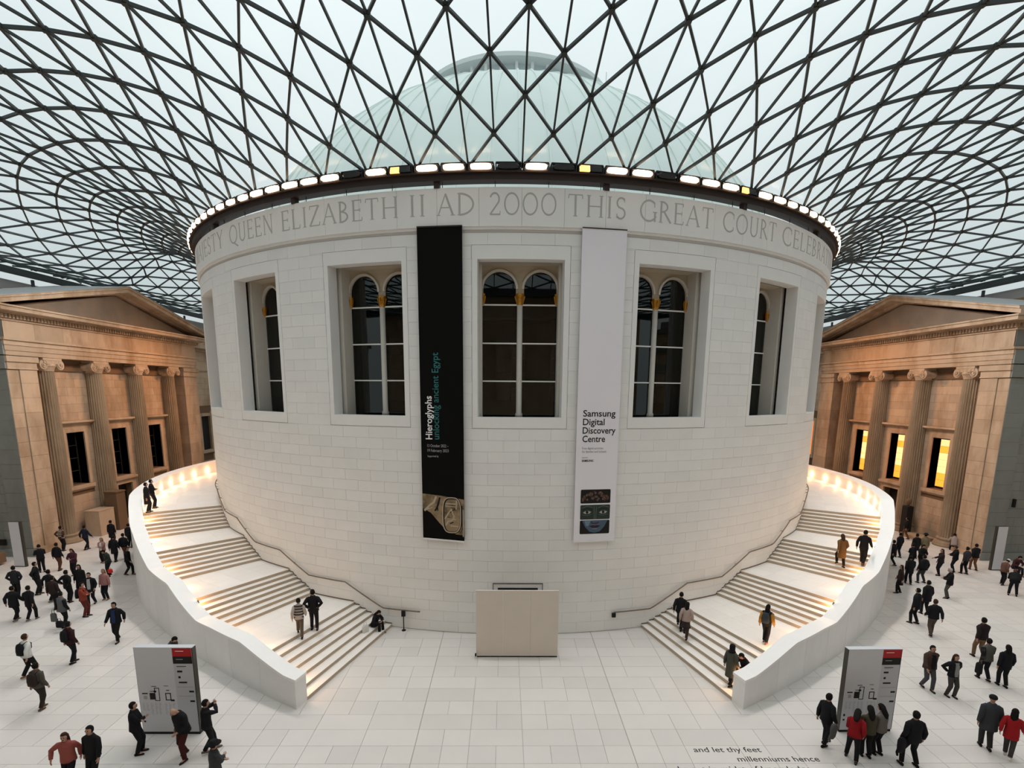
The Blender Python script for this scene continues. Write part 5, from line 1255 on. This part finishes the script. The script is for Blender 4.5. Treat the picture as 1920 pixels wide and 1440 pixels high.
# ---- bags and small things
def bag(name, pos, w_, d_, h_, c, lab, cat='bag', rz=0, strap=True):
    r = tag(empty(name, pos, rz), lab, cat); g = G(); g.loft([[Vector((w_ * k * math.copysign(abs(math.cos(a)) ** .5, math.cos(a)), d_ * k * math.copysign(abs(math.sin(a)) ** .5, math.sin(a)), z)) for a in [2 * math.pi * i / 12 for i in range(12)]] for z, k in ((0, .9), (h_ * .1, 1), (h_ * .85, .95), (h_, .7))]); g.build('body', cm(c), r)
    if strap: G().tube([(-w_ * .5, 0, h_ * .95), (-w_ * .3, 0, h_ * 1.4), (w_ * .3, 0, h_ * 1.4), (w_ * .5, 0, h_ * .95)], .012, 6).build('handle', cm(c), r)
    return r
bag('carrier_bag', Vector(pol(-17.2, 23.45, .286)) , .17, .06, .34, WHT, 'white carrier bag beside the woman sitting on the left steps', rz=.8)
bag('carrier_bag', onz(1384, 1276, .30), .14, .07, .26, (.50, .33, .27), 'pink bag held between the two people at the foot of the right stairs')
bag('shopping_bag', onz(102, 1165, .35), .13, .07, .40, STEEL, 'grey shopping bag carried left of the grey sleeveless coat at left')
bag('handbag', onz(113, 1176, .25), .16, .08, .30, BLK, 'black bag hanging beside the grey sleeveless coat at left')
def drape(pos, c, lab, rz):
    r = tag(empty('folded_coat', pos, rz), lab, 'coat'); g = G()
    g.loft([[Vector((w_ * math.cos(a) + .012 * math.sin(5 * a + z * 9), d_ * math.sin(a) + o, z)) for a in [2 * math.pi * i / 16 for i in range(16)]] for z, w_, d_, o in ((0, .05, .03, .02), (.08, .11, .05, .01), (.25, .13, .06, 0), (.42, .12, .07, 0), (.50, .09, .06, 0), (.53, .04, .03, 0))]); g.build('cloth', cm(c), r, smooth=True)
    G().tube([(-.03, .05, .1), (-.05, .07, -.02), (-.04, .05, -.12)], [.045, .04, .03], 8).build('sleeve', cm(c), r, smooth=True)
drape(onz(1561, 1386, .55), (.075, .075, .072), 'grey coat hanging over the arm of the man at the right map board', .3)
drape(onz(1688, 1412, .48), BLK, 'black coat hanging from the left arm of the lone suited man', 0)
bag('shoulder_bag', onz(1872, 1278, .9), .10, .06, .34, BLK, 'black bag swinging behind the grey sleeveless jacket at right')if False else None
bag('tote_bag', onz(1834, 1262, .62), .08, .12, .42, BLK, 'black bag hanging at the left hip of the grey sleeveless jacket')
bag('red_bag', onz(207, 1074, .55), .12, .08, .22, (.55, .03, .02), 'bright red bag held by the stooping person at left')
r = tag(empty('rail_post', pol(-13.9, 22.25, 0)), 'slim black post where the left handrail ends', 'post'); G().tube([(0, 0, 0), (0, 0, .9)], .025, 8).build('shaft', 'black', r); G().box(-.09, .09, -.06, .06, .72, .98).build('head', 'black', r); G().tube([(0, 0, 0), (0, 0, .03)], .10, 12).build('foot', 'black', r)
r = tag(empty('rail_box', pol(11.9, 22.08, .70)), 'small dark box under the end of the right handrail', 'box'); G().box(-.09, .09, -.05, .05, 0, .2).build('body', 'black', r)
